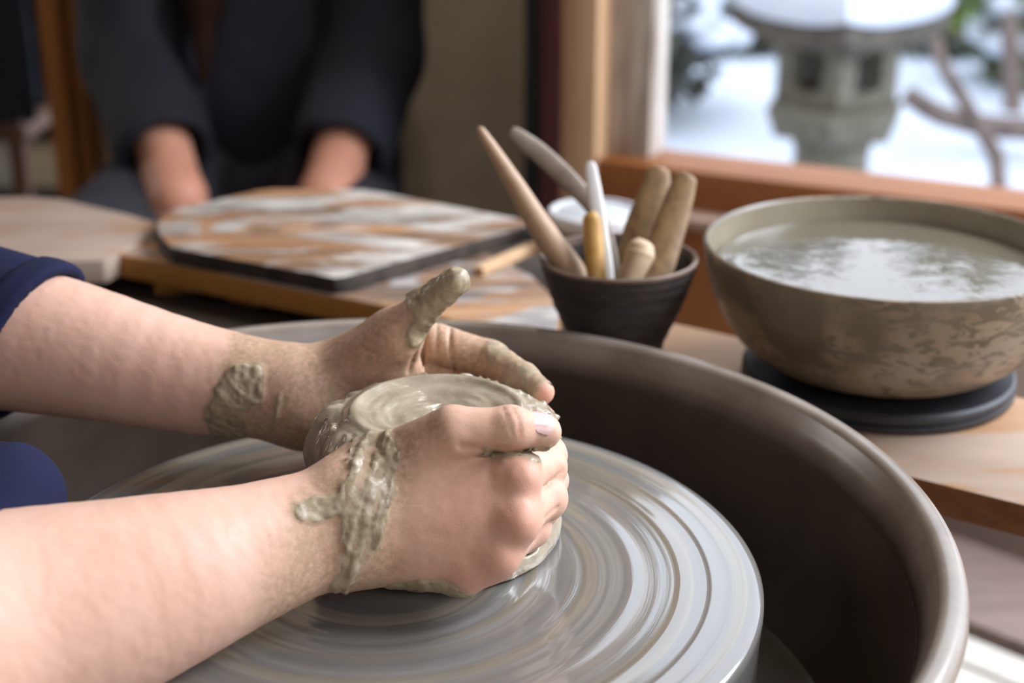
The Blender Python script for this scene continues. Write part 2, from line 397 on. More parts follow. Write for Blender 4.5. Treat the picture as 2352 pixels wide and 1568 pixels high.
# stone lantern
LX, LY, LR = 0.748, 3.50, math.radians(36)
lan = thing('stone_lantern', 'grey stone garden lantern with thick snow on its roof, outside the window', 'lantern', (LX, LY, -0.12))
def lbm(): return bmesh.new()
Rl = Matrix.Rotation(LR, 3, 'Z')
def lpt(x, y, z): return Vector((LX, LY, 0)) + Rl @ Vector((x, y, 0)) + Vector((0, 0, z))
from_bm('shaft', lathe_bm([(0, -0.14), (0.13, -0.14), (0.13, -0.08), (0.095, -0.05), (0.088, 0.0), (0.086, 0.05), (0.094, 0.085), (0, 0.085)], 40, (LX, LY, 0)), stone, lan)
hexp = lambda r, n=6, o=0.0: [(LX + r * math.cos(2 * math.pi * k / n + o), LY + r * math.sin(2 * math.pi * k / n + o)) for k in range(n)]
bm = prism_bm(hexp(0.172, 6, 0.25), 0.095, 0.168, 0.010)
for v_ in bm.verts:
    if v_.co.z < 0.115: v_.co.x = LX + (v_.co.x - LX) * 0.88; v_.co.y = LY + (v_.co.y - LY) * 0.88
from_bm('platform', bm, stone, lan)
hb = 0.099; bm = bmesh.new()   # fire box: corner posts and rails leave real openings
for sx in (-1, 1):
    for sy in (-1, 1): box(bm, lpt(sx * (hb - 0.028), sy * (hb - 0.028), 0.255), (0.056, 0.056, 0.17), Rl, 0.006)
for z, hgt in ((0.183, 0.045), (0.316, 0.04)):
    for k in range(4):
        q = Rl @ Matrix.Rotation(k * math.pi / 2, 3, 'Z'); c = Vector((LX, LY, z)) + q @ Vector((0, hb - 0.02, 0)); box(bm, c, (hb * 1.5, 0.038, hgt), q, 0.004)
from_bm('fire_box', bm, stone, lan)
from_bm('fire_box_core', (lambda b: (box(b, lpt(0, 0, 0.255), (0.09, 0.09, 0.16), Rl, 0.004), b)[1])(bmesh.new()), stone_dark, lan)
def roof_bm(half, z0, prof, up):
    bm = bmesh.new(); N = 24; rings = []
    for (r, z) in prof:
        ring = []
        for k in range(4 * N):
            sd, f = divmod(k, N); f = f / N * 2 - 1; p = Vector((1, f, 0)) * r * half; p = Matrix.Rotation(sd * math.pi / 2, 3, 'Z') @ p
            q = lpt(p.x, p.y, z0 + z + up * (abs(f) ** 2.5) * max(0, r - 0.3)); ring.append(bm.verts.new(q))
        rings.append(ring)
    for a, b in zip(rings[:-1], rings[1:]):
        for k in range(4 * N): bm.faces.new((a[k], a[(k + 1) % (4 * N)], b[(k + 1) % (4 * N)], b[k]))
    bm.faces.new(rings[0][::-1]); bm.faces.new(rings[-1]); return bm
from_bm('roof', roof_bm(0.170, 0.335, [(0.5, -0.002), (0.9, -0.018), (1.0, -0.016), (1.0, 0.024), (0.8, 0.045), (0.55, 0.08), (0.3, 0.12), (0.1, 0.13)], 0.035), stone_dark, lan)
from_bm('snow_cap', roof_bm(0.170, 0.345, [(0.9, 0.025), (1.0, 0.022), (1.03, 0.04), (1.0, 0.075), (0.85, 0.12), (0.6, 0.16), (0.3, 0.19), (0.08, 0.2)], 0.03), snow, lan)

# shrubs and trees (leaf sprays are one uncountable mass per plant; stems and snow pads are parts)
def foliage_mat(name, a, b): return simple(name, a, b, 30, 0.7, 0)
leaf_dark = foliage_mat('dark_leaf', C(60, 66, 56), C(96, 100, 84)); leaf_olive = foliage_mat('olive_leaf', C(84, 92, 62), C(132, 136, 100)); leaf_green = foliage_mat('green_leaf', C(96, 124, 40), C(132, 156, 60))
def shrub(name, label, cen, rad, nleaf, mat, seed, nsnow, stem_to, lsize=0.05, group=None):
    rnd = random.Random(seed); cen = Vector(cen); root = thing(name, label, 'shrub' if 'shrub' in name else 'tree', (cen.x, cen.y, -0.1), group)
    bm = bmesh.new()
    tips = []
    for k in range(7):
        d = Vector((rnd.uniform(-1, 1), rnd.uniform(-1, 1), rnd.uniform(-.8, 1))).normalized()
        tips.append(cen + Vector((d.x * rad[0], d.y * rad[1], d.z * rad[2])) * 0.75)
    b0 = Vector((cen.x, cen.y, stem_to))
    for tp in tips:
        mid = b0.lerp(tp, 0.5) + Vector((rnd.uniform(-.05, .05), 0, 0.06)); tube_bm([b0, mid, tp], [0.02, 0.014, 0.006], 6, bm)
    child(from_bm('stem', bm, bark), root)
    bm = bmesh.new()
    for k in range(nleaf):
        d = Vector((rnd.gauss(0, 1), rnd.gauss(0, 1), rnd.gauss(0, 1))).normalized() * rnd.uniform(0.45, 1.0)
        p = cen + Vector((d.x * rad[0], d.y * rad[1], d.z * rad[2])); R3 = Matrix.Rotation(rnd.uniform(0, 6.28), 3, 'Z') @ Matrix.Rotation(rnd.uniform(-1.2, 1.2), 3, 'X')
        L = lsize * rnd.uniform(.6, 1.3); Wd = L * 0.45
        vs = [bm.verts.new(p + R3 @ Vector(q)) for q in ((0, -L / 2, 0), (Wd / 2, 0, L * .12), (0, L / 2, 0), (-Wd / 2, 0, L * .12))]; bm.faces.new(vs)
    f = child(from_bm('foliage', bm, mat), root); f['kind'] = 'stuff'
    if nsnow:
        bm = bmesh.new()
        for k in range(nsnow):
            d = Vector((rnd.gauss(0, 1), rnd.gauss(0, 1), abs(rnd.gauss(0, 1)))).normalized() * rnd.uniform(0.6, 1.0)
            p = cen + Vector((d.x * rad[0], d.y * rad[1], d.z * rad[2])); r = rnd.uniform(.03, .075)
            q = bmesh.ops.create_icosphere(bm, subdivisions=2, radius=r); bmesh.ops.transform(bm, matrix=Matrix.Translation(p) @ Matrix.Diagonal((1.2, 1.2, .6, 1)), verts=q['verts'])
        f = child(from_bm('snow_pads', bm, snow), root); f['kind'] = 'stuff'
    return root
def gp(u, v, d): return tuple(at(u, v, d))
shrub('shrub', 'dark snow-flecked shrub left of the stone lantern, at the window edge', gp(1515, 85, 4.5), (0.21, 0.26, 0.21), 1300, leaf_dark, 1, 34, -0.05, 0.06)
shrub('shrub', 'low dark shrub with snow pads behind the lantern roof on its left side', gp(1720, 95, 5.5), (0.26, 0.28, 0.21), 1300, leaf_dark, 2, 26, 0.0, 0.06)
shrub('shrub', 'olive green shrub behind the right edge of the lantern roof', gp(2150, 70, 5.3), (0.22, 0.26, 0.24), 1300, leaf_olive, 3, 14, 0.0, 0.06)
shrub('shrub', 'bright yellow-green leafy tuft in front of the olive shrub', gp(2205, 15, 4.6), (0.08, 0.08, 0.07), 160, leaf_green, 4, 0, 0.3)
shrub('shrub', 'grey-green shrub with snow pads, rightmost one beyond the window', gp(2365, 95, 4.7), (0.17, 0.26, 0.26), 1300, leaf_olive, 5, 24, 0.0, 0.06)
# evergreens farther back that the water mirrors
for k, (u, d, r, zc, nl, lab) in enumerate(((1480, 6.3, (0.47, 0.4, 1.0), 1.9, 1100, 'dark evergreen farthest left beyond the garden, crown above the frame'), (1880, 7.0, (0.47, 0.4, 0.9), 1.8, 1100, 'dark evergreen straight behind the stone lantern, crown above the frame'),
        (2290, 6.3, (0.47, 0.4, 0.8), 1.7, 1100, 'dark evergreen behind the rightmost shrub, crown above the frame'), (2690, 7.0, (0.47, 0.4, 0.9), 1.8, 1100, 'dark evergreen just outside the right frame edge, mirrored in the water'), (3190, 6.3, (0.47, 0.4, 0.8), 1.7, 1000, 'dark evergreen far outside the right frame edge'))):
    q = at(u, -200, d); shrub('tree', lab, (q[0], q[1], zc), r, nl, leaf_dark, 20 + k, 40, 0.2, 0.17)
def branch(label, pts, r0, r1):
    n = 9; P = []
    for i in range(n):
        t_ = i / (n - 1) * (len(pts) - 1); a = min(int(t_), len(pts) - 2); P.append(Vector(pts[a]).lerp(Vector(pts[a + 1]), t_ - a))
    o = from_bm('sapling', tube_bm(P, [r0 + (r1 - r0) * i / (n - 1) for i in range(n)], 10), bark); return tag(o, label, 'tree')
g1 = at(2305, 480, 3.5)
branch('slender grey sapling trunk leaning left in the snow beside the stone lantern', [(g1[0], g1[1], g1[2] - .05), at(2290, 360, 3.55), at(2225, 250, 3.6), at(2165, 150, 3.65), at(2130, 40, 3.7)], 0.022, 0.014)
branch('thin dark bough lying level across the snow behind the sapling', [at(2080, 215, 4.0), at(2150, 262, 4.0), at(2260, 290, 4.0), at(2420, 300, 4.0)], 0.026, 0.032)
g1 = at(2345, 480, 4.4)
branch('upright brown trunk at the far right of the garden view', [(g1[0], g1[1], g1[2] - .05), at(2330, 300, 4.4), at(2322, 150, 4.4), at(2318, 30, 4.4)], 0.03, 0.024)

# ================================================================== pottery wheel
WC = np.array([-0.058, 0.611, 0.55]); RC = (-0.072, 0.607)
t = NT('wet_wheel_metal'); tc = t.new('ShaderNodeTexCoord'); sx = t.new('ShaderNodeSeparateXYZ'); t.lk(tc.outputs['Object'], sx.inputs[0])
def tmath(op, a, b=None): return t.math(op, a, b)
rr = tmath('SQRT', tmath('ADD', tmath('MULTIPLY', sx.outputs[0], sx.outputs[0]), tmath('MULTIPLY', sx.outputs[1], sx.outputs[1])))
cb = t.new('ShaderNodeCombineXYZ'); inv = tmath('DIVIDE', 0.9, tmath('MAXIMUM', rr, 0.01))
t.lk(tmath('MULTIPLY', rr, 300.0), cb.inputs[0]); t.lk(tmath('MULTIPLY', sx.outputs[0], inv), cb.inputs[1]); t.lk(tmath('MULTIPLY', sx.outputs[1], inv), cb.inputs[2])
st = t.noise(cb.outputs[0], 0.38, 4, 0.55); st2 = t.noise(cb.outputs[0], 0.16, 3, 0.5); st3 = t.noise(cb.outputs[0], 2.2, 3, 0.6)
colw = t.ramp(st, [(0.25, C(100, 95, 85)), (0.5, C(124, 118, 106)), (0.75, C(144, 138, 126))])
colw = t.mix(t.gray(st2, 0.52, 0.68, 0, 0.55), colw, C(140, 114, 84)); colw = t.mix(t.gray(st2, 0.46, 0.34, 0, 0.5), colw, C(104, 108, 110))
wheel_mat = t.out(colw, t.gray(st, 0.3, 0.75, 0.06, 0.20), t.bump(tmath('ADD', st, tmath('MULTIPLY', st3, 0.2)), 0.16, 0.0011), Specular_IOR_Level=1.0, Coat_Weight=0.35, Coat_Roughness=0.06)
basin_mat = simple('dark_basin', C(56, 45, 36), C(66, 54, 44), 30, 0.38, 0.1, 0.0005)
t = NT('pale_lip_rim'); v = t.coord(); n1 = t.noise(v, 18, 5, 0.6); n2 = t.noise(v, 40, 3); sz = t.new('ShaderNodeSeparateXYZ'); t.lk(v, sz.inputs[0])
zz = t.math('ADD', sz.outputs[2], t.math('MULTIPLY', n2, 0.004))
lip_fade = t.new('ShaderNodeMapRange'); lip_fade.inputs[1].default_value = 0.557; lip_fade.inputs[2].default_value = 0.5735; t.lk(zz, lip_fade.inputs[0])  # paler on the lip, darker down the inner wall
rim_mat = t.out(t.mix(lip_fade.outputs[0], C(60, 49, 40), t.ramp(n1, [(0.35, C(126, 116, 104)), (0.65, C(152, 143, 132))])), 0.26, t.bump(n1, 0.12, 0.0006))
metal_dark = simple('wheel_housing_paint', C(70, 72, 74), C(84, 86, 88), 20, 0.5, 0.1)

wheel = thing('pottery_wheel', 'grey pottery wheel with a clay-slicked head turning inside a dark round splash basin', 'pottery wheel', (WC[0], WC[1], 0.0))
prof = []
rs = np.random.RandomState(5); ridges = [(r, a, w) for r, a, w in zip(np.sort(rs.uniform(0.03, 0.165, 34)), rs.uniform(-.00018, .00026, 34), rs.uniform(.0010, .0030, 34))]
for r in np.concatenate([[0.0], np.linspace(0.004, 0.1665, 190)]):
    z = sum(a * math.exp(-((r - q) / w) ** 2) for q, a, w in ridges) if r > 0.02 else 0
    prof.append((float(r), float(z) - 0.0004))
prof += [(0.1690, -0.0010), (0.1704, -0.0026), (0.1706, -0.006), (0.1695, -0.020), (0.1690, -0.050), (0.165, -0.056), (0.05, -0.056), (0.0, -0.056)]
def wob(a, z): return 0.0
o = from_bm('wheel_head', lathe_bm(prof, 160, (0, 0, 0)), wheel_mat); o.location = WC; child(o, wheel)
bz = 0.578   # rim height
bprof = []
def arc(c, r, a0, a1, n): return [(c[0] + r * math.cos(math.radians(a0 + (a1 - a0) * i / n)), c[1] + r * math.sin(math.radians(a0 + (a1 - a0) * i / n))) for i in range(n + 1)]
lip = arc((0.2592, -0.0067), 0.0067, -30, 150, 14)                       # rolled lip
inner = [(0.2487, -0.006), (0.2455, -0.012), (0.2430, -0.022), (0.2415, -0.040)]
rimp = [(0.2600, -0.030), (0.2615, -0.020), (0.2640, -0.0118)] + lip + [(0.2520, -0.0075), (0.2506, -0.0098), (0.2488, -0.015), (0.2465, -0.026)]
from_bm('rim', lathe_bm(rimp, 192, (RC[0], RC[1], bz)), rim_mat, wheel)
bowlp = [(0.2466, -0.0255), (0.2445, -0.045), (0.2390, -0.09), (0.225, -0.112), (0.06, -0.115), (0.06, -0.122), (0.230, -0.120), (0.2500, -0.09), (0.2570, -0.036), (0.2590, -0.024)]
from_bm('splash_basin', lathe_bm(bowlp, 160, (RC[0], RC[1], bz), closed=True), basin_mat, wheel)
from_bm('drive_shaft', lathe_bm([(0, 0.40), (0.028, 0.40), (0.028, 0.494), (0, 0.494)], 32, (WC[0], WC[1], 0)), metal_dark, wheel)
bm = bmesh.new(); box(bm, (RC[0], RC[1], 0.25), (0.34, 0.36, 0.38), None, 0.02, 3)
from_bm('housing', bm, metal_dark, wheel)
for sx_ in (-1, 1):
    for sy_ in (-1, 1):
        from_bm('foot', lathe_bm([(0, 0), (0.022, 0), (0.024, 0.01), (0.015, 0.06), (0, 0.06)], 16, (RC[0] + sx_ * .14, RC[1] + sy_ * .15, 0)), black_wood, wheel)

# ================================================================== work table, boards, plank
dark_table = wood('dark_table_wood', C(46, 38, 30), C(64, 54, 44), C(54, 45, 36), 0.2, 0.55)
slab_wood = wood('dusty_slab_wood', C(150, 108, 66), C(174, 130, 84), C(140, 104, 72), -0.45, 0.65, (C(142, 122, 108), C(166, 146, 130), 8, 0.40))
bat_wood = wood('clay_smeared_wood', C(150, 104, 68), C(196, 150, 108), C(92, 76, 62), 0.72, 0.5, (C(140, 132, 124), C(206, 200, 190), 20, 0.46), dark=(C(88, 78, 68), 34, 0.55))
honey_wood = wood('honey_wood', C(168, 112, 48), C(196, 140, 70), C(178, 122, 56), -0.55, 0.5)
board_wood = wood('striped_board_wood', C(150, 106, 70), C(206, 164, 124), C(90, 74, 62), 0.72, 0.5, (C(130, 124, 120), C(186, 178, 170), 24, 0.5), dark=(C(84, 74, 66), 36, 0.54))
edge_dark = simple('clay_black_edge', C(44, 38, 32), C(74, 64, 54), 60, 0.7, 0.3)
plank_wood = wood('plank_wood', C(160, 122, 86), C(184, 146, 108), C(170, 130, 92), -0.6, 0.55, (C(164, 142, 124), C(178, 156, 136), 8, 0.58))
TZ = 0.50
tab = thing('work_table', 'dark stained work table under the clay boards, behind the wheel', 'table', (-0.45, 1.25, 0))
tp = [(-1.15, 0.93), (-0.16, 0.93), (-0.02, 0.955), (0.055, 1.03), (0.10, 1.16), (0.06, 1.29), (-1.15, 1.29)]
from_bm('table_top', prism_bm(tp, TZ - 0.03, TZ, 0.003), dark_table, tab)
for x, y in ((-1.08, 1.0), (-0.10, 1.0), (-1.08, 1.24), (-0.02, 1.24)):
    bm = bmesh.new(); box(bm, (x, y, (TZ - .03) / 2), (0.05, 0.05, TZ - .03), None, 0.004); from_bm('leg', bm, dark_table, tab)
def poly(pts, z): return [tuple(atz(u, v, z)[:2]) for u, v in pts]
def cen(pl): return (sum(p[0] for p in pl) / len(pl), sum(p[1] for p in pl) / len(pl))
# left slab on battens
pl = poly([(-320, 468), (-60, 452), (60, 450), (140, 455), (300, 492), (362, 512), (366, 530), (300, 566), (240, 596), (120, 600), (-320, 640)], 0.532)
sl = thing('wooden_slab', 'dusty pale wooden slab at the left end of the table, one honey patch on top', 'board', (*cen(pl), TZ))
from_bm('slab', prism_bm(pl, 0.512, 0.532, 0.003), slab_wood, sl)
c = cen(pl)
for dx in (-0.10, 0.12):
    bm = bmesh.new(); box(bm, (c[0] + dx, c[1], 0.506), (0.03, 0.16, 0.012), None, 0.001); from_bm('batten', bm, honey_wood, sl)
# honey-edged board with a clay-streaked top, carrying the big bat
pl = poly([(262, 582), (420, 612), (640, 655), (905, 706), (1030, 731)], 0.530) + [(-0.004, 0.915), (0.03, 0.955), (0.035, 1.035), (0.015, 1.10)] + poly([(900, 470), (640, 475), (420, 520)], 0.530)
hb_ = thing('drying_board', 'honey-edged wooden board with a streaky grey and peach top under the big bat', 'board', (*cen(pl), TZ))
o = from_bm('board', prism_bm(pl, 0.511, 0.530, 0.002), board_wood, hb_); o.data.materials.append(honey_wood)
for p_ in o.data.polygons:
    if p_.normal.z < 0.4: p_.material_index = 1
c = cen(pl)
for k in (-1, 1):
    bm = bmesh.new(); box(bm, (c[0] + k * .07, c[1] + .05 - k * .01, 0.5055), (0.03, 0.10, 0.011), Matrix.Rotation(-0.5, 3, 'Z'), 0.001); from_bm('batten', bm, honey_wood, hb_)
# big clay smeared bat
pl = poly([(360, 516), (370, 496), (398, 480), (590, 437), (630, 433), (830, 434), (870, 440), (1200, 503), (1217, 511), (1212, 519), (792, 634), (768, 637), (395, 568), (366, 540)], 0.5435)
bt = thing('throwing_bat', 'large square bat smeared with grey and tan clay, on the honey-edged board', 'board', (*cen(pl), 0.530))
o = from_bm('bat', prism_bm(pl, 0.5305, 0.5435, 0.002), bat_wood, bt)
o.data.materials.append(edge_dark)
for p_ in o.data.polygons:
    if abs(p_.normal.z) < 0.5: p_.material_index = 1
# lath beside the bat
a_, b_ = atz(1098, 612, 0.5375), atz(1240, 553, 0.5375); bm = bmesh.new(); dv = Vector(b_ - a_)
box(bm, Vector((a_ + b_) / 2) - Vector((0, 0, .0034)), (dv.length, 0.010, 0.0066), Matrix.Rotation(math.atan2(dv.y, dv.x), 3, 'Z'), 0.001)
tag(from_bm('wooden_lath', bm, simple('peach_lath', C(206, 168, 128), C(222, 188, 150), 40, 0.5, 0.1)), 'short peach wooden lath beside the right edge of the big bat', 'lath')
# pale plank carrying cup and bowl
PE = Vector((0.83, -0.558, 0)).normalized(); PN = Vector((0.558, 0.83, 0)).normalized()
pk = thing('shelf_plank', 'pale wooden plank shelf carrying the tool cup and the water bowl', 'shelf', (0.2, 0.85, 0))
def ppt(s, n): q = PE * s + PN * n; return (q.x, q.y)
from_bm('plank', prism_bm([ppt(-0.478, 0.7455), ppt(0.30, 0.7455), ppt(0.30, 0.893), ppt(-0.478, 0.893)], 0.508, 0.528, 0.004), plank_wood, pk)
plk = [o_ for o_ in COL.objects if o_.name.startswith('plank')][0]; plk.data.materials.append(simple('plank_edge_wood', C(112, 70, 34), C(136, 88, 46), 30, 0.6, 0.2, 0.001, (1, 1, 3)))  # orange-brown side wood, with shade put into its colour
for p_ in plk.data.polygons:
    if abs(p_.normal.z) < 0.5: p_.material_index = 1
for s_ in (-0.44, 0.26):
    for n_ in (0.77, 0.84):
        bm = bmesh.new(); q = ppt(s_, n_); box(bm, (q[0], q[1], 0.254), (0.035, 0.035, 0.508), Matrix.Rotation(-0.59, 3, 'Z'), 0.003); from_bm('leg', bm, plank_wood, pk)
# pale duckboard on the floor, lower right
pale = simple('pale_painted_wood', C(196, 192, 182), C(214, 210, 200), 10, 0.6, 0.2, 0.001, (1, 8, 1))
db = thing('duckboard', 'pale slatted duckboard step on the floor, lower right of the basin', 'duckboard', (0.52, 1.08, 0))
ea, eb = Vector(atz(2180, 1436, 0.115)), Vector(atz(2420, 1534, 0.115)); du = (eb - ea).normalized(); dn = Vector((-du.y, du.x, 0)); em = (ea + eb) / 2
Rd = Matrix.Rotation(math.atan2(du.y, du.x), 3, 'Z')
for k in range(8):
    bm = bmesh.new(); q = em - dn * (0.026 + 0.051 * k); box(bm, (q.x, q.y, 0.105), (0.58, 0.045, 0.02), Rd, 0.003); from_bm('slat', bm, pale, db)
for k in (-1, 1):
    bm = bmesh.new(); q = em - dn * 0.205 + du * (0.22 * k); box(bm, (q.x, q.y, 0.0475), (0.04, 0.40, 0.095), Rd, 0.003); from_bm('bearer', bm, pale, db)
# ================================================================== bowl, water, disc, cup, tools, tub
BX, BY = 0.2285, 0.888
slate = simple('black_bat_rubber', C(30, 31, 34), C(46, 47, 52), 40, 0.55, 0.3, 0.0006)
disc = tag(from_bm('round_bat', lathe_bm([(0, 0.0003), (0.080, 0.0003), (0.0838, 0.0022), (0.084, 0.0052), (0.0815, 0.0062), (0.0838, 0.0072), (0.0836, 0.0108), (0.0815, 0.0126), (0.066, 0.0118), (0, 0.0118)], 96, (BX, BY, 0.528)), slate),
    'round black grooved bat under the water bowl, on the pale plank', 'bat')
t = NT('glazed_bowl'); v = t.coord(); n1 = t.noise(v, 28, 4); v2 = t.coord((1, 1, 2.2), (0.5, 0.5, 0)); n2 = t.noise(v2, 55, 5, 0.6, 1.5); n3 = t.noise(v, 12, 2)
cb_ = t.ramp(n1, [(0.3, C(92, 84, 68)), (0.7, C(118, 108, 90))])
msk = t.math('MULTIPLY', t.gray(n2, 0.50, 0.57), t.gray(n3, 0.44, 0.56)); cb_ = t.mix(msk, cb_, C(140, 102, 58)); msk2 = t.math('MULTIPLY', t.gray(n2, 0.47, 0.40), t.gray(n3, 0.44, 0.56)); cb_ = t.mix(msk2, cb_, C(146, 134, 116))
bowl_mat = t.out(cb_, 0.33, t.bump(n1, 0.15, 0.001), Specular_IOR_Level=0.5)
glaze_in = simple('bowl_inner_glaze', C(128, 120, 100), C(148, 140, 120), 14, 0.25, 0.05, 0.0005)
bz0 = 0.5401
op = [(0, 0.0), (0.050, 0.0), (0.054, 0.0008), (0.061, 0.0024), (0.070, 0.0056), (0.078, 0.0095), (0.085, 0.0145), (0.0906, 0.0198), (0.0962, 0.0270), (0.1010, 0.0350), (0.1052, 0.0450), (0.1084, 0.0555), (0.1104, 0.0655), (0.1112, 0.0704), (0.1107, 0.0722), (0.1092, 0.0726), (0.1076, 0.0714)]
op = [(r_, z_ * 0.0795 / 0.0726) for r_, z_ in op]
ip = [(0.1062, 0.066), (0.1040, 0.057), (0.096, 0.038), (0.084, 0.022), (0.06, 0.010), (0, 0.007)]
bowl = thing('water_bowl', 'wide grey-brown stoneware bowl filled with water, on the black round bat', 'bowl', (BX, BY, bz0))
from_bm('bowl_body', lathe_bm(op, 128, (BX, BY, bz0)), bowl_mat, bowl)
from_bm('bowl_lining', lathe_bm([op[-1]] + ip, 128, (BX, BY, bz0)), glaze_in, bowl)
t = NT('cloudy_water'); v = t.coord(); wnz = t.noise(v, 45, 3, 0.5)
water_mat = t.out(C(100, 94, 80), 0.03, t.bump(wnz, 0.12, 0.002), Specular_IOR_Level=0.6)
tag(from_bm('water', lathe_bm([(0, 0.0), (0.03, 0.0), (0.06, 0.0), (0.09, 0.0), (0.1010, 0.0), (0.1022, 0.0004), (0.1010, -0.003), (0, -0.003)], 96, (BX, BY, bz0 + 0.0640)), water_mat), 'cloudy grey water filling the stoneware bowl', 'water')

CX, CY = 0.0645, 0.882
cup_mat = simple('black_clay_cup', C(34, 30, 28), C(56, 48, 42), 60, 0.6, 0.5, 0.001, (1, 1, 3))
cup_rim = simple('brown_cup_rim', C(96, 78, 64), C(128, 108, 92), 40, 0.6, 0.2)
def wobc(a, z): return 0.0004 * math.sin(z * 900)
cup = thing('tool_cup', 'black ribbed clay cup with a brown rim holding pottery tools', 'cup', (CX, CY, 0.528))
cq = [(0.0235, 0.0), (0.0248, 0.002), (0.0262, 0.015), (0.0292, 0.028), (0.0345, 0.040), (0.0400, 0.052), (0.0442, 0.064), (0.0468, 0.0722)]
cq = spline(cq, 5); cp = [(0, 0.0)] + [(float(q_[0]) + 0.00035 * math.sin(i_ * 1.9), float(q_[1])) for i_, q_ in enumerate(cq)]
kz = 1.09
cp = [(r_, z_ * kz) for r_, z_ in cp]
from_bm('cup_body', lathe_bm(cp + [(0.0480, 0.0762 * kz)], 96, (CX, CY, 0.528)), cup_mat, cup)
from_bm('cup_rim', lathe_bm([(0.0480, 0.0762 * kz), (0.0482, 0.0778 * kz), (0.0470, 0.0786 * kz), (0.0455, 0.0780 * kz), (0.0445, 0.074 * kz)], 96, (CX, CY, 0.528)), cup_rim, cup)
from_bm('cup_lining', lathe_bm([(0.0445, 0.074 * kz), (0.0375, 0.053), (0.0300, 0.038), (0.0245, 0.022), (0.0215, 0.006), (0, 0.005)], 96, (CX, CY, 0.528)), cup_mat, cup)
tool_wood = wood('tool_wood', C(150, 122, 94), C(178, 150, 120), C(164, 136, 106), 0.0, 0.55); tool_brown = simple('brown_tool_wood', C(112, 86, 54), C(144, 114, 76), 60, 0.55, 0.2, 0.0005, (3, 3, 0.3))
tool_grey = simple('grey_tool_wood', C(124, 112, 98), C(150, 138, 124), 60, 0.5, 0.2, 0.0004); tool_yel = simple('yellow_tool_wood', C(164, 124, 58), C(190, 148, 78), 60, 0.5, 0.2, 0.0004)
steel = simple('white_plastic_blade', C(190, 188, 184), C(206, 204, 200), 30, 0.3, 0.05)
def tool(name, label, pts, rad, mat, flat=1.0, side=None, seg=16, cat='tool', sm=10):
    P = [Vector(p) for p in pts]; n = len(P); Q = []; R_ = []
    for i in range(n - 1):
        for k in range(sm):
            q = k / sm; p0, p1, p2, p3 = P[max(i - 1, 0)], P[i], P[i + 1], P[min(i + 2, n - 1)]
            Q.append(0.5 * ((2 * p1) + (p2 - p0) * q + (2 * p0 - 5 * p1 + 4 * p2 - p3) * q * q + (3 * p1 - p0 - 3 * p2 + p3) * q ** 3)); R_.append(rad[i] + (rad[i + 1] - rad[i]) * q)
    Q.append(P[-1]); R_.append(rad[-1])
    return tag(from_bm(name, tube_bm(Q, R_, seg, None, flat, side), mat), label, cat)
S1 = (1, 0.15, 0.25)
tool('pointed_stick', 'long tapered wooden stick leaning out of the tool cup, leftmost tool', [at(1102, 294, 0.90), at(1112, 312, 0.90), at(1180, 420, 0.905), at(1250, 535, 0.91), at(1312, 622, 0.915), at(1345, 690, 0.918)], [0.0012, 0.0030, 0.0056, 0.0078, 0.0084, 0.0080], tool_wood)
tool('curved_modelling_knife', 'grey curved wooden modelling knife behind the pointed stick in the cup', [at(1172, 302, 0.955), at(1186, 312, 0.955), at(1240, 352, 0.953), at(1310, 418, 0.95), at(1372, 492, 0.945), at(1405, 600, 0.935), at(1410, 700, 0.93)], [0.003, 0.0052, 0.0062, 0.0062, 0.0050, 0.0044, 0.004], tool_grey, 0.35, (0.75, 0.2, 0.7))
tool('white_blade', 'narrow white blade standing upright in the middle of the tool cup', [at(1356, 370, 0.93), at(1357, 384, 0.93), at(1365, 440, 0.927), at(1378, 520, 0.922), at(1396, 620, 0.915), at(1402, 700, 0.912)], [0.0012, 0.0036, 0.0046, 0.0046, 0.0034, 0.003], steel, 0.3, S1)
tool('yellow_trimming_handle', 'short yellow wooden handle in front of the white blade in the cup', [at(1357, 487, 0.905), at(1358, 490, 0.905), at(1359, 502, 0.905), at(1362, 530, 0.905), at(1368, 610, 0.902), at(1376, 700, 0.90)], [0.0012, 0.0034, 0.0054, 0.0060, 0.0058, 0.005], tool_yel, 0.8, S1)
tool('wooden_paddle', 'broad brown wooden paddle in the cup, left one of the brown pair', [at(1514, 382, 0.955), at(1512, 392, 0.955), at(1506, 430, 0.953), at(1480, 520, 0.947), at(1454, 610, 0.94), at(1432, 690, 0.935)], [0.003, 0.0072, 0.0090, 0.0120, 0.0126, 0.0095], tool_brown, 0.24, S1)
tool('wooden_paddle', 'olive brown wooden paddle in the cup, right one of the brown pair', [at(1580, 398, 0.935), at(1576, 408, 0.935), at(1562, 450, 0.933), at(1536, 530, 0.928), at(1508, 620, 0.92), at(1486, 690, 0.915)], [0.003, 0.0068, 0.0086, 0.0100, 0.0104, 0.0088], tool_brown, 0.3, S1)
tool('round_headed_dowel', 'short pale dowel with a rounded knob end peeping over the cup rim', [at(1476, 549, 0.895), at(1475, 552, 0.895), at(1473, 562, 0.895), at(1469, 584, 0.895), at(1458, 612, 0.894), at(1440, 650, 0.894), at(1425, 700, 0.894)], [0.0015, 0.0042, 0.0074, 0.0092, 0.0078, 0.0070, 0.007], simple('bleached_dowel', C(176, 152, 122), C(198, 174, 144), 40, 0.6, 0.1))
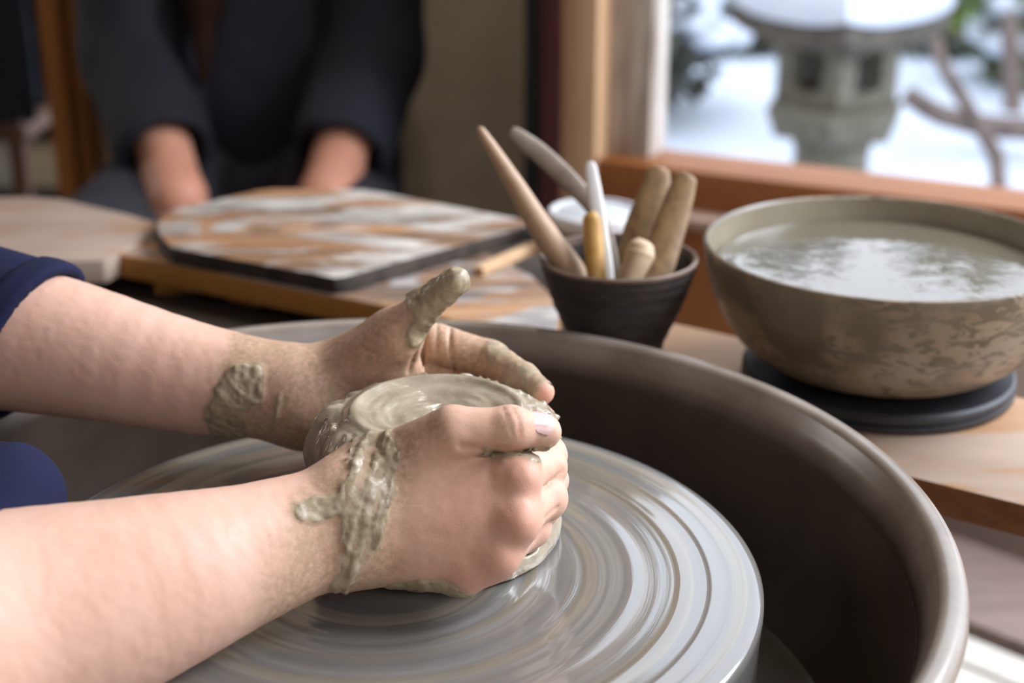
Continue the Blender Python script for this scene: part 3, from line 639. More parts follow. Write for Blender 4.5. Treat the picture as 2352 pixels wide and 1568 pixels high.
# white rimmed tub behind the cup
q = atz(1368, 482, 0.562); tub = thing('small_tub', 'small grey tub with a thick white rim behind the tool cup', 'tub', (q[0], q[1], TZ))
tub_m = simple('grey_tub', C(120, 118, 112), C(160, 150, 138), 24, 0.5, 0.1); white_p = simple('white_rim', C(206, 206, 206), C(222, 222, 222), 20, 0.4, 0.05)
from_bm('tub_body', lathe_bm([(0, 0.0005), (0.029, 0.0005), (0.031, 0.004), (0.0355, 0.054), (0.0335, 0.054), (0.029, 0.006), (0, 0.005)], 64, (q[0], q[1], TZ)), tub_m, tub)
from_bm('tub_rim', lathe_bm([(0.0355, 0.052), (0.0378, 0.0535), (0.0378, 0.061), (0.0362, 0.0625), (0.0338, 0.0625), (0.0334, 0.052)], 64, (q[0], q[1], TZ), closed=True), white_p, tub)
from_bm('lid', lathe_bm([(0, 0.0600), (0.0330, 0.0600), (0.0336, 0.0595), (0.0330, 0.0570), (0, 0.0570)], 48, (q[0], q[1], TZ)), simple('pale_lid', C(176, 178, 180), C(196, 198, 200), 20, 0.5, 0.05), tub)

# pendant lamp added over the table to brighten wall and boards (out of view)
PLx, PLy, PLz = -0.06, 1.62, 1.92
pl_ = thing('added_pendant_lamp', 'added enamelled pendant lamp over the work table, unseen above the frame', 'lamp', (PLx, PLy, PLz))
from_bm('lamp_shade', lathe_bm([(0.020, 0.12), (0.045, 0.105), (0.10, 0.055), (0.14, 0.0), (0.137, 0.0), (0.098, 0.052), (0.043, 0.101), (0.020, 0.115)], 48, (PLx, PLy, PLz), closed=True), simple('lamp_enamel', C(60, 64, 60), C(70, 74, 70), 20, 0.4, 0), pl_)
from_bm('cord', tube_bm([(PLx, PLy, PLz + .115), (PLx, PLy, 2.5)], [.004, .004], 8), black_wood, pl_)
bulb = NT('warm_bulb').out(C(255, 240, 220), 0.4, None, Emission_Color=C(255, 232, 205), Emission_Strength=30.0)
from_bm('bulb', lathe_bm([(0, -.002), (.016, .003), (.026, .018), (.026, .034), (.014, .055), (.012, .08), (0, .08)], 24, (PLx, PLy, PLz)), bulb, pl_)
pt = bpy.data.lights.new('added_pendant_light', 'POINT'); pt.energy = 9; pt.shadow_soft_size = 0.03; pt.color = (1.0, 0.92, 0.82)
pto = bpy.data.objects.new('added_pendant_light', pt); COL.objects.link(pto); pto.location = (PLx, PLy, PLz - 0.035)

# low step on the floor under the window
bench_m = simple('pinkish_bench_wood', C(128, 110, 104), C(150, 130, 122), 10, 0.6, 0.15, 0.001, (1, 6, 1))
lb = thing('low_step', 'low pinkish-grey wooden step under the window, behind the pale duckboard', 'step', (em.x, em.y, 0))
mid = em + dn * 0.085
bm = bmesh.new(); box(bm, (mid.x, mid.y, 0.11), (0.56, 0.15, 0.024), Rd, 0.004); from_bm('tread', bm, bench_m, lb)
for i_ in (-1, 1):
    q = mid + du * (0.24 * i_); bm = bmesh.new(); box(bm, (q.x, q.y, 0.049), (0.03, 0.13, 0.098), Rd, 0.003); from_bm('side_panel', bm, bench_m, lb)

# ================================================================== the potter (arms, hands, shirt)
skin = skin_material('potter_skin', C(210, 167, 145), C(217, 177, 157), C(208, 132, 112))
skin2 = skin_material('apprentice_skin', C(196, 142, 116), C(210, 158, 132), C(196, 128, 106))
nail_mat = NT('nail').out(C(206, 166, 158), 0.22, None, Specular_IOR_Level=0.6)
mud_mat = clay_material('thick_wet_clay', C(128, 112, 86), C(174, 158, 130), 0.28, 0.6, 130)

# ---- near (right) hand: joints as points in space
def A(u, v, d): return at(u, v, d)
upv = np.array([0.02, 0.25, 0.97])
rF = [A(-470, 1610, .535), A(0, 1450, .578), A(400, 1328, .606), A(751, 1210, .634)]
_r = [(-470, 1610, .535, .046, 0), (-220, 1526, .556, .0455, 0), (0, 1450, .578, .0425, .001), (200, 1392, .592, .0382, .002), (400, 1328, .606, .0330, .004), (560, 1276, .620, .0282, .006), (650, 1246, .628, .0262, .0075), (751, 1210, .635, .0246, .0085), (800, 1198, .638, .0250, .0095)]
rC1 = spline([np.append(A(u, v, d) + upv * o, r - o) for u, v, d, r, o in _r], 3); rC2 = spline([np.append(A(u, v, d) - upv * o, r - o) for u, v, d, r, o in _r], 3)
rfing = {
 'index': ([A(1178, 1092, .641), A(1250, 1073, .667), A(1256, 1045, .692), A(1222, 1030, .711)], [.0098, .0088, .0080, .0068]),
 'middle': ([A(1178, 1192, .637), A(1250, 1143, .663), A(1258, 1103, .691), A(1222, 1080, .713)], [.0098, .0090, .0081, .0070]),
 'ring': ([A(1130, 1272, .639), A(1214, 1209, .662), A(1240, 1166, .688), A(1208, 1138, .710)], [.0096, .0085, .0077, .0068]),
 'little': ([A(1062, 1298, .644), A(1152, 1264, .664), A(1200, 1230, .686), A(1186, 1200, .704)], [.0094, .0077, .0069, .0060])}
rthumb = ([A(852, 1092, .648), A(1040, 992, .634), A(1172, 984, .634), A(1250, 991, .641)], [.0150, .0110, .0084, .0073])
rmeta = [(A(850, 1116, .646), A(1176, 1094, .642), .0128, .0110), (A(840, 1172, .641), A(1176, 1192, .638), .0140, .0110),
         (A(835, 1232, .642), A(1128, 1272, .640), .0135, .0106), (A(830, 1262, .646), A(1062, 1298, .644), .0120, .0096)]
rbump = [(A(1198, 1094, .6335), .0050), (A(1192, 1200, .6290), .0050), (A(1146, 1282, .6315), .0044), (A(1076, 1318, .6360), .0040)]
def crease(P, d, pts, w, a, reach=.012):
    # a groove pressed in across the skin near the given points
    m = np.abs(d) < 0.006
    if m.any():
        q = P[m]; c = np.mean(pts, 0); off = (q - c) @ FW; fl = lambda x: x - ((x - c) @ FW)[..., None] * FW
        e = segd(fl(q), [fl(np.asarray(x)) for x in pts]); d = d.copy(); d[m] += a * np.exp(-(e / w) ** 2) * (np.abs(off) < reach)
    return d
def f_right(P):
    d = smin(chain(P, rC1), chain(P, rC2), .014)
    pal = None
    for a, b, ra, rb in rmeta:
        e = cap(P, a, b, ra, rb); pal = e if pal is None else smin(pal, e, .014)
    for c, r in rbump: pal = smin(pal, ball(P, c, r), .010)
    w1, w2 = rC1[-1][:3], rC2[-1][:3]
    w = smin(cap(P, w1, rmeta[0][0], .0155, .0135), cap(P, w2, rmeta[3][0], .0155, .0125), .014)
    pal = smin(pal, w, .012); d = smin(d, pal, .009)
    th, tr = rthumb
    base = smin(cap(P, w1, th[0], .0150, .0150), cap(P, th[0], th[1], tr[0], tr[1]), .006)
    d = smin(d, base, .009)
    fg = None
    for j, r in rfing.values():
        e = None
        for k in range(3):
            c = cap(P, j[k], j[k + 1], r[k] * (1 if k == 0 else 0.985), r[k + 1]); e = c if e is None else smin(e, c, .004)
            e = smin(e, ball(P, j[k + 1], r[k + 1] * (1.02 if k < 2 else 1.0)), .004)
        fg = e if fg is None else smin(fg, e, .0010)
    d = smin(d, fg, .006)
    t2 = smin(cap(P, th[1], th[2], tr[1], tr[2]), cap(P, th[2], th[3], tr[2] * .99, tr[3]), .005)
    t2 = smin(t2, ball(P, th[2], tr[2] * 1.01), .004)
    d = smin(d, t2, .0022)
    for pts, w_, a_ in ((((1156, 938, .627), (1166, 962, .6235), (1178, 1004, .6245)), .0005, .0004), (((1178, 940, .627), (1190, 962, .624), (1196, 1002, .625)), .0005, .0006), (((1062, 1022, .634), (1140, 1030, .632), (1230, 1038, .636)), .0016, .0012),
            (((1226, 1136, .645), (1258, 1110, .652), (1292, 1080, .660)), .0007, .0008), (((1206, 1214, .644), (1240, 1190, .650), (1280, 1160, .658)), .0007, .0008)):
        d = crease(P, d, [A(*q) for q in pts], w_, a_)
    return d + 0.00012 * noise(P, 50) + 0.00022 * noise(P, 320)
# ---- far (left) hand
lF = [A(-420, 705, .80), A(85, 790, .788), A(450, 868, .776), A(616, 896, .772), A(690, 910, .772)]
_l = [(-420, 705, .80, .042), (-150, 748, .794, .0395), (85, 786, .788, .0362), (250, 822, .782, .0320), (450, 868, .777, .0274), (616, 895, .773, .0243), (690, 910, .773, .0238)]
lC = spline([np.append(A(u, v, d), r) for u, v, d, r in _l], 3)
LO = .016
lthumb = ([A(790, 858, .757 + LO), A(906, 772, .740 + LO), A(970, 706, .728 + LO), A(1047, 645, .716 + LO)], [.0180, .0140, .0074, .0054])
lfing = {
 'index': ([A(938, 772, .790), A(1122, 826, .782), A(1203, 874, .756), A(1246, 901, .738)], [.0118, .0098, .0080, .0058]),
 'middle': ([A(950, 862, .794), A(1125, 905, .788), A(1212, 938, .762), A(1246, 962, .738)], [.0120, .0096, .0082, .0066]),
 'ring': ([A(940, 930, .794), A(1106, 985, .788), A(1188, 1012, .764), A(1222, 1030, .742)], [.0116, .0092, .0080, .0066]),
 'little': ([A(925, 985, .790), A(1056, 1050, .782), A(1116, 1078, .766), A(1152, 1092, .750)], [.0105, .0084, .0072, .0060])}
lmeta = [(A(775, 868, .780), A(938, 776, .790), .0130, .0120), (A(765, 900, .782), A(950, 862, .794), .0150, .0126),
         (A(752, 940, .784), A(940, 930, .794), .0150, .0120), (A(740, 972, .782), A(925, 985, .790), .0140, .0112)]
def f_left(P):
    d = chain(P, lC)
    pal = None
    for a, b, ra, rb in lmeta:
        e = cap(P, a, b, ra, rb); pal = e if pal is None else smin(pal, e, .011)
    pal = smin(pal, cap(P, lF[4], lmeta[1][0], .0220, .0160), .012); d = smin(d, pal, .012)
    th, tr = lthumb
    base = smin(cap(P, lF[4], th[0], .0150, .0155), cap(P, th[0], th[1], tr[0], tr[1]), .008)
    base = smin(base, ell(P, A(866, 850, .752 + LO), (.024, .012, .015)), .010)
    d = smin(d, base, .008)
    fg = None
    for j, r in lfing.values():
        e = None
        for k in range(3):
            c = cap(P, j[k], j[k + 1], r[k], r[k + 1]); e = c if e is None else smin(e, c, .004)
        fg = e if fg is None else smin(fg, e, .002)
    d = smin(d, fg, .005)
    t2 = smin(cap(P, th[1], th[2], tr[1] * .9, tr[2]), cap(P, th[2], th[3], tr[2], tr[3]), .004)
    d = smin(d, t2, .006)
    for pts, w_, a_ in ((((974, 748, .776), (972, 800, .776), (962, 862, .778)), .0013, .0032), (((1003, 742, .779), (1004, 800, .778), (1006, 856, .781)), .0008, .0009),
                        (((1033, 758, .779), (1035, 805, .777), (1048, 858, .780)), .0010, .0016), (((835, 800, .758), (880, 815, .757), (930, 812, .758)), .0007, .0007), (((845, 885, .76), (880, 850, .757), (915, 835, .757)), .0007, .0006), (((868, 775, .756), (905, 790, .756)), .0006, .0005),
                        (((948, 782, .762), (956, 806, .762), (940, 852, .764)), .0009, .0014)):
        d = crease(P, d, [A(*q) for q in pts], w_, a_)
    return d + 0.00012 * noise(P, 50, 3.0) + 0.00025 * noise(P, 320)

# ---- clay masks on the skin (0..1 at points in space)
def mask_right(P):
    n = fbm(P, 90, 3); n2 = fbm(P, 260, 2)
    c0, c1 = A(846, 1085, .62), A(778, 1352, .62); ax = (c1 - c0) / np.linalg.norm(c1 - c0); nr = np.cross(ax, FW); nr /= np.linalg.norm(nr)
    if nr[0] < 0: nr = -nr
    s = (P - c0) @ nr; tt = (P - c0) @ ax
    Pf = P - ((P - c0) @ FW)[:, None] * FW; fl = lambda u, v: (lambda q: q - ((q - c0) @ FW) * FW)(A(u, v, .62))
    bl = [(852, 1050, .0108), (850, 1090, .0108), (836, 1180, .0100), (820, 1250, .0074), (784, 1350, .0046)]; e = None
    for (u0, v0, r0), (u1, v1, r1) in zip(bl[:-1], bl[1:]):
        q = cap(Pf, fl(u0, v0), fl(u1, v1), r0, r1); e = q if e is None else np.minimum(e, q)
    band = 1 - sstep(-.0022, .0014, e + .006 * n + .002 * n2)
    band = band * (0.84 + 0.9 * np.clip(noise(np.stack([s * 9, tt * .8, tt * 0], 1), 90, 2.0) + .12, -.4, .35))
    tongue = 1 - sstep(.0045, .0068, segd(P, [A(688, 1176, .613), A(745, 1165, .612), A(800, 1150, .612)]) + .004 * n)
    mud = np.maximum(band, 0.9 * tongue)
    mud = np.maximum(mud, 1 - sstep(.003, .006, segd(P, [A(1120, 1036, .634), A(1250, 1046, .638)]) + .004 * n2))
    mud = np.maximum(mud, 1 - sstep(.007, .012, segd(P, [A(930, 1356, .640), A(1040, 1362, .640)]) + .006 * n))
    s2 = (P - A(800, 1200, .62)) @ nr
    film = 0.9 * sstep(-.036, -.014, s + .010 * n) * (1 - sstep(.010, .026, s + .010 * n)) + 0.22 * sstep(-.008, .01, s)
    film = np.maximum(film, 0.7 * (1 - sstep(.010, .030, segd(P, [A(820, 1040, .63), A(960, 960, .63)]) + .01 * n)))
    film = np.maximum(film, 0.55 * (1 - sstep(.004, .012, ball(P, A(1250, 1028, .634), 0) + .004 * n)))
    film = np.maximum(film, 0.5 * (1 - sstep(.002, .009, segd(P, [A(1160, 960, .624), A(1230, 960, .634)]) + .004 * n2)))
    red = 0
    for c, r in rbump: red = np.maximum(red, 1 - sstep(.000, .021, ball(P, c, 0)))
    red = np.maximum(0.5 * red, 0.25 * (1 - sstep(.01, .04, ball(P, A(1100, 1200, .62), 0))))
    for pts in (((1178, 940, .627), (1190, 962, .624), (1196, 1002, .625)),): red = np.maximum(red, 0.9 * np.exp(-(segd(P, [A(*q) for q in pts]) / .0009) ** 2))
    return mud, np.clip(film, 0, 1), red
def mask_left(P):
    n = fbm(P, 90, 3, 5.0); n2 = fbm(P, 260, 2)
    mud = 1 - sstep(.0095, .0125, segd(P, [A(552, 862, .744), A(540, 900, .744)]) + .006 * n)
    mud = np.maximum(mud, 1 - sstep(.0080, .0115, segd(P, [A(512, 950, .752), A(522, 985, .762)]) + .004 * n))
    mud = np.maximum(mud, 1 - sstep(.0010, .0024, segd(P, [A(625, 788, .752), A(592, 810, .747), A(582, 880, .744)]) + .0012 * n2))
    mud = np.maximum(mud, 1 - sstep(.0006, .0018, segd(P, [A(643, 905, .745), A(634, 950, .747), A(626, 1000, .757)]) + .0012 * n2))
    mud = np.maximum(mud, .8 * (1 - sstep(.0010, .004, ball(P, A(528, 802, .75), 0) + .003 * n2)))
    th, tr = lthumb
    t0 = A(962, 712, .728 + LO); axx = th[3] - th[2]; axx /= np.linalg.norm(axx)
    mud = np.maximum(mud, sstep(-.004, .001, (P - t0) @ axx + .006 * n) * (1 - sstep(.018, .022, segd(P, [th[2], th[3]]))))
    mud = np.maximum(mud, 1 - sstep(.005, .009, segd(P, [A(985, 735, .74), A(955, 762, .745)]) + .004 * n))
    mud = np.maximum(mud, 0.68 * (1 - sstep(.005, .010, segd(P, [A(1150, 800, .772), A(1205, 850, .75), A(1240, 880, .735)]) + .009 * n + .004 * n2)))
    mud = np.maximum(mud, 0.85 * (1 - sstep(.004, .008, segd(P, [A(1215, 905, .745), A(1160, 870, .768)]) + .006 * n)))
    x0 = (P - A(500, 880, .76)) @ RX
    film = 1.0 * sstep(-.004, .012, x0 + .008 * n + .004 * n2); film = film * (0.72 + 0.5 * np.clip(n + .4, 0, 1))
    tip = 1 - sstep(.004, .008, ball(P, A(1262, 908, .733), 0)); mud = mud * (1 - tip); film = film * (1 - 0.8 * tip)
    red = 0.35 * (1 - sstep(.008, .03, ball(P, A(880, 850, .745), 0))); red = np.maximum(red, .5 * tip)
    return mud, np.clip(film, 0, 1), red

HR, HL = 0.00125, 0.00125
def bounds(pts, pad): q = np.array(pts); return q.min(0) - pad, q.max(0) + pad
lo, hi = bounds(rF[1:] + [j for v_ in rfing.values() for j in v_[0]] + rthumb[0], .05); lo[0] = A(-400, 1500, .55)[0]
Vr, Fr = surfnet(f_right, lo, hi, HR)
lo, hi = bounds(lF[1:] + [j for v_ in lfing.values() for j in v_[0]] + lthumb[0], .045); lo[0] = A(-250, 760, .79)[0]
Vl, Fl = surfnet(f_left, lo, hi, HL)
def rough_up(V, F, mk, amp):
    mud, film, red = mk(V); N = vnormals(V, F)
    h = mud * (0.00035 + amp * (0.5 + fbm(V, 330, 3)) + 0.0006 * np.clip(fbm(V, 150, 2, 2.0), -.2, .6)) + film * 0.00012 * noise(V, 700)
    return V + N * h[:, None], (mud, film, red)
Vr2, ar = rough_up(Vr, Fr, mask_right, .0006); Vl2, al = rough_up(Vl, Fl, mask_left, .0007)

# ---- upper arms, torso, neck and head of the potter (left of the frame)
sh_r, sh_l = np.array([-.50, .42, .93]), np.array([-.50, .80, .93]); PX = -.56
def f_torso(P):
    d = smin(ell(P, (PX, .61, .82), (.12, .17, .20)), ell(P, (PX - .03, .61, .55), (.12, .165, .20)), .06)
    for s_, el in ((sh_r, rF[0]), (sh_l, lF[0])):
        d = smin(d, cap(P, np.array([PX, .61 + .1 * np.sign(s_[1] - .61), .93]), s_, .06, .055), .05)
        d = smin(d, cap(P, s_, el, .052, .044), .03)
    d = smin(d, cap(P, rF[0], rF[1], .044, .0405), .02); d = smin(d, cap(P, lF[0], lF[1], .038, .032), .02)
    for y in (.50, .72):
        d = smin(d, cap(P, (PX - .03, y, .47), (PX + .02, .61 + 2.4 * (y - .61), .43), .085, .065), .04); d = smin(d, cap(P, (PX + .02, .61 + 2.4 * (y - .61), .43), (PX - .02, .61 + 2.5 * (y - .61), .06), .06, .04), .02)
        d = smin(d, cap(P, (PX - .04, .61 + 2.5 * (y - .61), .04), (PX + .10, .61 + 2.6 * (y - .61), .03), .035, .028), .02)
    d = smin(d, cap(P, (PX + .01, .61, .98), (PX + .05, .61, 1.08), .055, .05), .03)
    hc = np.array([PX + .075, .61, 1.17]); d = smin(d, ell(P, hc, (.095, .075, .115)), .02)
    d = smin(d, ell(P, hc + [.085, 0, -.015], (.018, .012, .02)), .01); d = smin(d, ell(P, hc + [.05, 0, -.08], (.04, .035, .03)), .02)
    for s_ in (-1, 1):
        d = smin(d, ell(P, hc + [-.005, s_ * .076, -.015], (.02, .008, .03)), .004); d = smax(d, -ball(P, hc + [.095, s_ * .032, .012], .012), .006); d = smin(d, ball(P, hc + [.082, s_ * .032, .012], .011), .002)
    d = smin(d, ell(P, hc + [.083, 0, -.055], (.009, .024, .006)), .004)
    return d
Vt, Ft = surfnet(f_torso, (PX - .25, .2, -.0), (lF[1][0], 1.05, 1.34), .0085, False)
body_V = np.concatenate([Vr2, Vl2, Vt]); body_F = np.concatenate([Fr, Fl + len(Vr2), Ft + len(Vr2) + len(Vl2)])
zt = np.zeros(len(Vt)); attrs = {k: np.concatenate([ar[i] * (0.35 if k == 'x' else 1), al[i], zt]) for i, k in enumerate(('mud', 'film', 'red'))}
potter = thing('person', 'potter in a navy short-sleeved shirt, clay-smeared hands cupped round the clay on the wheel', 'person', (PX, .61, 0.0))
child(link('body', np_mesh('body', body_V, body_F, attrs), skin), potter)
# thick clay lying on the skin: patches lifted off it
def patch(name, V, F, mk, thr, gain, amp, labels):
    mud, film, red = mk(V); keep = (mud[F] > thr - .25).all(1); N = vnormals(V, F)
    h = (mud - thr) * gain * (1.0 + 0.9 * fbm(V, 180, 2, 4.0)) + amp * np.clip(fbm(V, 420, 3, 1.0), -.4, 1) * np.clip(mud - thr + .1, 0, 1)
    h = np.minimum(h, .0026); F2 = F[keep]; u, inv = np.unique(F2, return_inverse=True); V2 = (V + N * h[:, None])[u]; F2 = inv.reshape(F2.shape)
    lab = np.arange(len(V2))
    while True:
        m = lab[F2].min(1); new = lab.copy(); np.minimum.at(new, F2.ravel(), np.repeat(m, 4)); new = new[new]
        if (new == lab).all(): break
        lab = new
    fl = lab[F2[:, 0]]; ids, cn = np.unique(fl, return_counts=True)
    for i, c in sorted(zip(ids, cn), key=lambda q: -q[1]):
        if c < 90: continue
        G = F2[fl == i]; uu, iv = np.unique(G, return_inverse=True); o = child(link(name, np_mesh(name, V2[uu], iv.reshape(G.shape)), mud_mat), potter)
        if labels: o['label'] = labels.pop(0)
patch('clay_smear', Vr, Fr, mask_right, .55, .0024, .0020, ['thick wet clay ringing the near wrist'])
patch('clay_smear', Vl, Fl, mask_left, .55, .0030, .0026, [])
# thumb nail of the near hand
def nail(c, axis, nrm, L, W, R):
    c = np.array(c); a = np.array(axis) / np.linalg.norm(axis); n_ = np.array(nrm) - a * (np.array(nrm) @ a); n_ /= np.linalg.norm(n_); s_ = np.cross(a, n_)
    bm = bmesh.new(); G = []; NU, NV = 14, 12
    for top in (1, 0):
        g = []
        for i in range(NU + 1):
            row = []
            for j in range(NV + 1):
                x = i / NU; y = j / NV * 2 - 1; wid = W * (0.86 + .14 * math.sin(x * math.pi * .7)) ; shr = 1 - max(0, 1 - x * 5) ** 2 * .5 if x < .2 else (1 - max(0, (x - .85) / .15) ** 2 * .25)
                ang = y * wid * shr / R; p = c + a * ((x - .5) * L - .0014 * (y * y) * (1 if x > .5 else -1)) + s_ * R * math.sin(ang) + n_ * (R * math.cos(ang) - R - (0 if top else .0006) - .0012 * max(0, x - .7))
                row.append(bm.verts.new(p))
            g.append(row)
        for i in range(NU):
            for j in range(NV): bm.faces.new((g[i][j], g[i + 1][j], g[i + 1][j + 1], g[i][j + 1]))
        G.append(g)
    return bm
tdir = rthumb[0][3] - rthumb[0][2]
nrm = -FW * 0.80 + UP * 0.60 + RX * .1
tc_ = rthumb[0][2] * 0.12 + rthumb[0][3] * 0.88 + (nrm / np.linalg.norm(nrm)) * .0089
from_bm('thumbnail', nail(tc_, tdir, nrm, .0118, .0064, .0080), nail_mat, potter)
td2 = lfing['index'][0][3] - lfing['index'][0][2]; n2_ = UP + RX * .5 + FW * .3
from_bm('fingernail', nail(lfing['index'][0][3] + n2_ / np.linalg.norm(n2_) * .0064 - td2 * .0, td2, n2_, .009, .0045, .006), nail_mat, potter)

# ---- shirt
t = NT('navy_jersey'); v = t.coord(); n1 = t.noise(v, 900, 2); n2 = t.noise(v, 25, 3)
navy = t.out(t.ramp(n2, [(0.3, C(19, 22, 47)), (0.7, C(25, 29, 59))]), 0.9, t.bump(n1, 0.25, 0.0006), Specular_IOR_Level=0.2)
lcut_n = A(150, 640, .78) - A(0, 935, .78); lcut_n = np.cross(lcut_n, FW + .15 * RX); lcut_n /= np.linalg.norm(lcut_n)
if lcut_n[0] < 0: lcut_n = -lcut_n
lcut_p = A(75, 790, .786)
def f_lsl(P):
    d = cap(P, sh_l, lF[0] + [-.01, 0, 0], .072, .064); d = smin(d, cap(P, lF[0] + [-.01, 0, .0], lF[1] + UP * .003, .060, .0415), .03)
    s = (P - lcut_p) @ lcut_n
    d = d + .0020 * noise(P, 28) - .0016 * sstep(-.0160, -.0145, s) + .0012 * np.exp(-((s + .0165) / .0012) ** 2)
    d = smax(d, s + .004 * noise(P, 20, 2.0), .003)
    return smax(d, -(cap(P, lF[0], lF[1] + (lF[1] - lF[0]) * .3, .042, .0368)), .002)
rcut_p = A(-3, 1300, .57)
def f_rsl(P):
    d = cap(P, sh_r, rF[0] + [-.01, 0, 0], .075, .068); d = smin(d, cap(P, rF[0], rF[1], .058, .0475), .03)
    d = smax(d, (P - rcut_p) @ np.array([.98, -.14, .1]), .003)
    e = ell(P, A(-22, 1195, .650), (.030, .040, .033)); d = smin(d, e, .02)
    d = d + .0040 * noise(np.stack([P[:, 0] + .8 * P[:, 2], .35 * P[:, 1], .3 * (P[:, 2] - .8 * P[:, 0])], 1), 95, 4.0) + .0015 * noise(P, 60)
    return smax(d, -(cap(P, rF[0], rF[2], .0445, .036)), .002)
def f_shirt(P):
    d = smin(ell(P, (PX, .61, .82), (.14, .19, .21)), ell(P, (PX - .03, .61, .58), (.14, .185, .22)), .06)
    for s_ in (sh_r, sh_l): d = smin(d, cap(P, np.array([PX, .61 + .1 * np.sign(s_[1] - .61), .93]), s_, .075, .07), .05)
    d = smax(d, P[:, 2] - 1.0 + .3 * (P[:, 0] - PX), .01); d = smax(d, .42 - P[:, 2], .01)
    return d + .004 * noise(P, 14)
Vs, Fs = surfnet(f_shirt, (PX - .3, .25, .38), (PX + .3, 1.0, 1.1), .008, False)
V1, F1 = surfnet(f_lsl, np.minimum(sh_l, lF[0]) - .09, np.maximum(sh_l, lF[1]) + .08, .0028)
V2, F2 = surfnet(f_rsl, np.minimum(sh_r, rF[0]) - .09, np.maximum(np.maximum(sh_r, rF[1]), A(60, 1160, .66)) + .06, .0028)
child(link('shirt', np_mesh('shirt', np.concatenate([Vs, V1, V2]), np.concatenate([Fs, F1 + len(Vs), F2 + len(Vs) + len(V1)])), navy), potter)
trou = simple('dark_trousers', C(34, 34, 40), C(46, 46, 54), 60, 0.9, 0.3)
def f_trou(P):
    d = ell(P, (PX - .03, .61, .46), (.14, .18, .11))
    for y in (.50, .72):
        k = np.array([PX + .02, .61 + 2.4 * (y - .61), .43]); d = smin(d, cap(P, (PX - .03, y, .47), k, .10, .080), .04); d = smin(d, cap(P, k, (PX - .02, .61 + 2.5 * (y - .61), .06), .076, .055), .02)
    return smax(smax(d, P[:, 2] - .56, .01), .07 - P[:, 2], .005)
Vq, Fq = surfnet(f_trou, (PX - .28, .15, .02), (PX + .2, 1.1, .62), .009, False)
child(link('trousers', np_mesh('trousers', Vq, Fq), trou), potter)
hair_m = simple('dark_brown_hair', C(36, 26, 20), C(58, 42, 32), 60, 0.5, 0.4, 0.002, (1, 1, 0.1))
def f_hair(P):
    hc = np.array([PX + .06, .61, 1.19]); d = smin(ell(P, hc, (.105, .088, .118)), ell(P, hc + [-.09, 0, .03], (.05, .05, .05)), .03)
    return smax(d, (P - hc) @ np.array([.75, 0, -.66]) - .055, .02) + .003 * noise(P, 60)
Vq, Fq = surfnet(f_hair, (PX - .15, .45, 1.0), (PX + .25, .77, 1.36), .006, False)
child(link('hair', np_mesh('hair', Vq, Fq), hair_m), potter)
st = thing('stool', 'low round wooden stool under the seated potter', 'stool', (PX - .04, .61, 0))
from_bm('seat', lathe_bm([(0, .312), (.15, .312), (.155, .320), (.155, .332), (.15, .340), (0, .340)], 48, (PX - .04, .61, 0)), plank_wood, st)
for sx_ in (-1, 1):
    for sy_ in (-1, 1): from_bm('leg', tube_bm([(PX - .04 + sx_ * .09, .61 + sy_ * .09, .313), (PX - .04 + sx_ * .12, .61 + sy_ * .12, 0)], [.018, .014], 12), plank_wood, st)

# ================================================================== clay lump, pressed by both hands
CC = np.array([-.0338, .6415, .55])
clay_m = clay_material('wet_grey_clay', C(127, 114, 92), C(173, 161, 139), 0.06, 0.34, 40)
def f_clay(P):
    q = P - CC; r = np.hypot(q[:, 0], q[:, 1]); z = q[:, 2]; th = np.arctan2(q[:, 1], q[:, 0])
    R = (.0590 - .03 * np.clip(z - .03, 0, 1)) * (1 - .12 * np.clip(np.cos(th + .75), 0, 1) * (1 - sstep(.035, .055, z))); ex = 4.2; d = ((np.maximum(r, 1e-6) / R) ** ex + (np.abs(z - .031) / .0355) ** ex) ** (1 / ex); d = (d - 1) * .036
    d = smin(d, np.maximum(np.hypot(np.maximum(r - .050, 0), np.maximum(z - .004, 0)) - .004, -.02), .012)
    d = smax(d, -ell(P, CC + [0, 0, .0780], (.043, .043, .0185)), .006)
    d = smin(d, np.hypot(r - .0385, z - .0645) - .0010, .004)
    d = smin(d, ball(P, A(1061, 868, .745), .0026), .003)
    out_ = sstep(.043, .053, r); aa = th * R
    diag = fbm(np.stack([(aa + .7 * z) * 1.0, (z - .7 * aa) * .22, 0 * z], 1), 150, 3, 2.0)
    sw = fbm(np.stack([r, np.cos(th) * .006, np.sin(th) * .006], 1), 190, 3, 5.0)
    d = d - out_ * (.0034 * diag * (.35 + .65 * sstep(.0, .6, -np.cos(th + .75))) + .0010 * fbm(P, 60, 2, 1.0)) - (1 - out_) * (.0012 * sw + .0010 * fbm(P, 40, 2))
    cr = np.clip(noise(P, 260, 2.0) - .17, 0, 1) * sstep(.040, .047, r) * sstep(.035, .05, z); d = d - .0042 * cr
    return d
def f_clay_cut(P):
    d = f_clay(P); m = d < .006
    if m.any():
        d = d.copy(); q = P[m]; d[m] = smax(d[m], -(np.minimum(f_right(q), f_left(q)) - .0004), .0012)
    return smax(d, (CC[2] + .0009) - P[:, 2], .0008)
Vc, Fc = surfnet(f_clay_cut, CC + [-.07, -.07, -.004], CC + [.07, .07, .08], .0011)
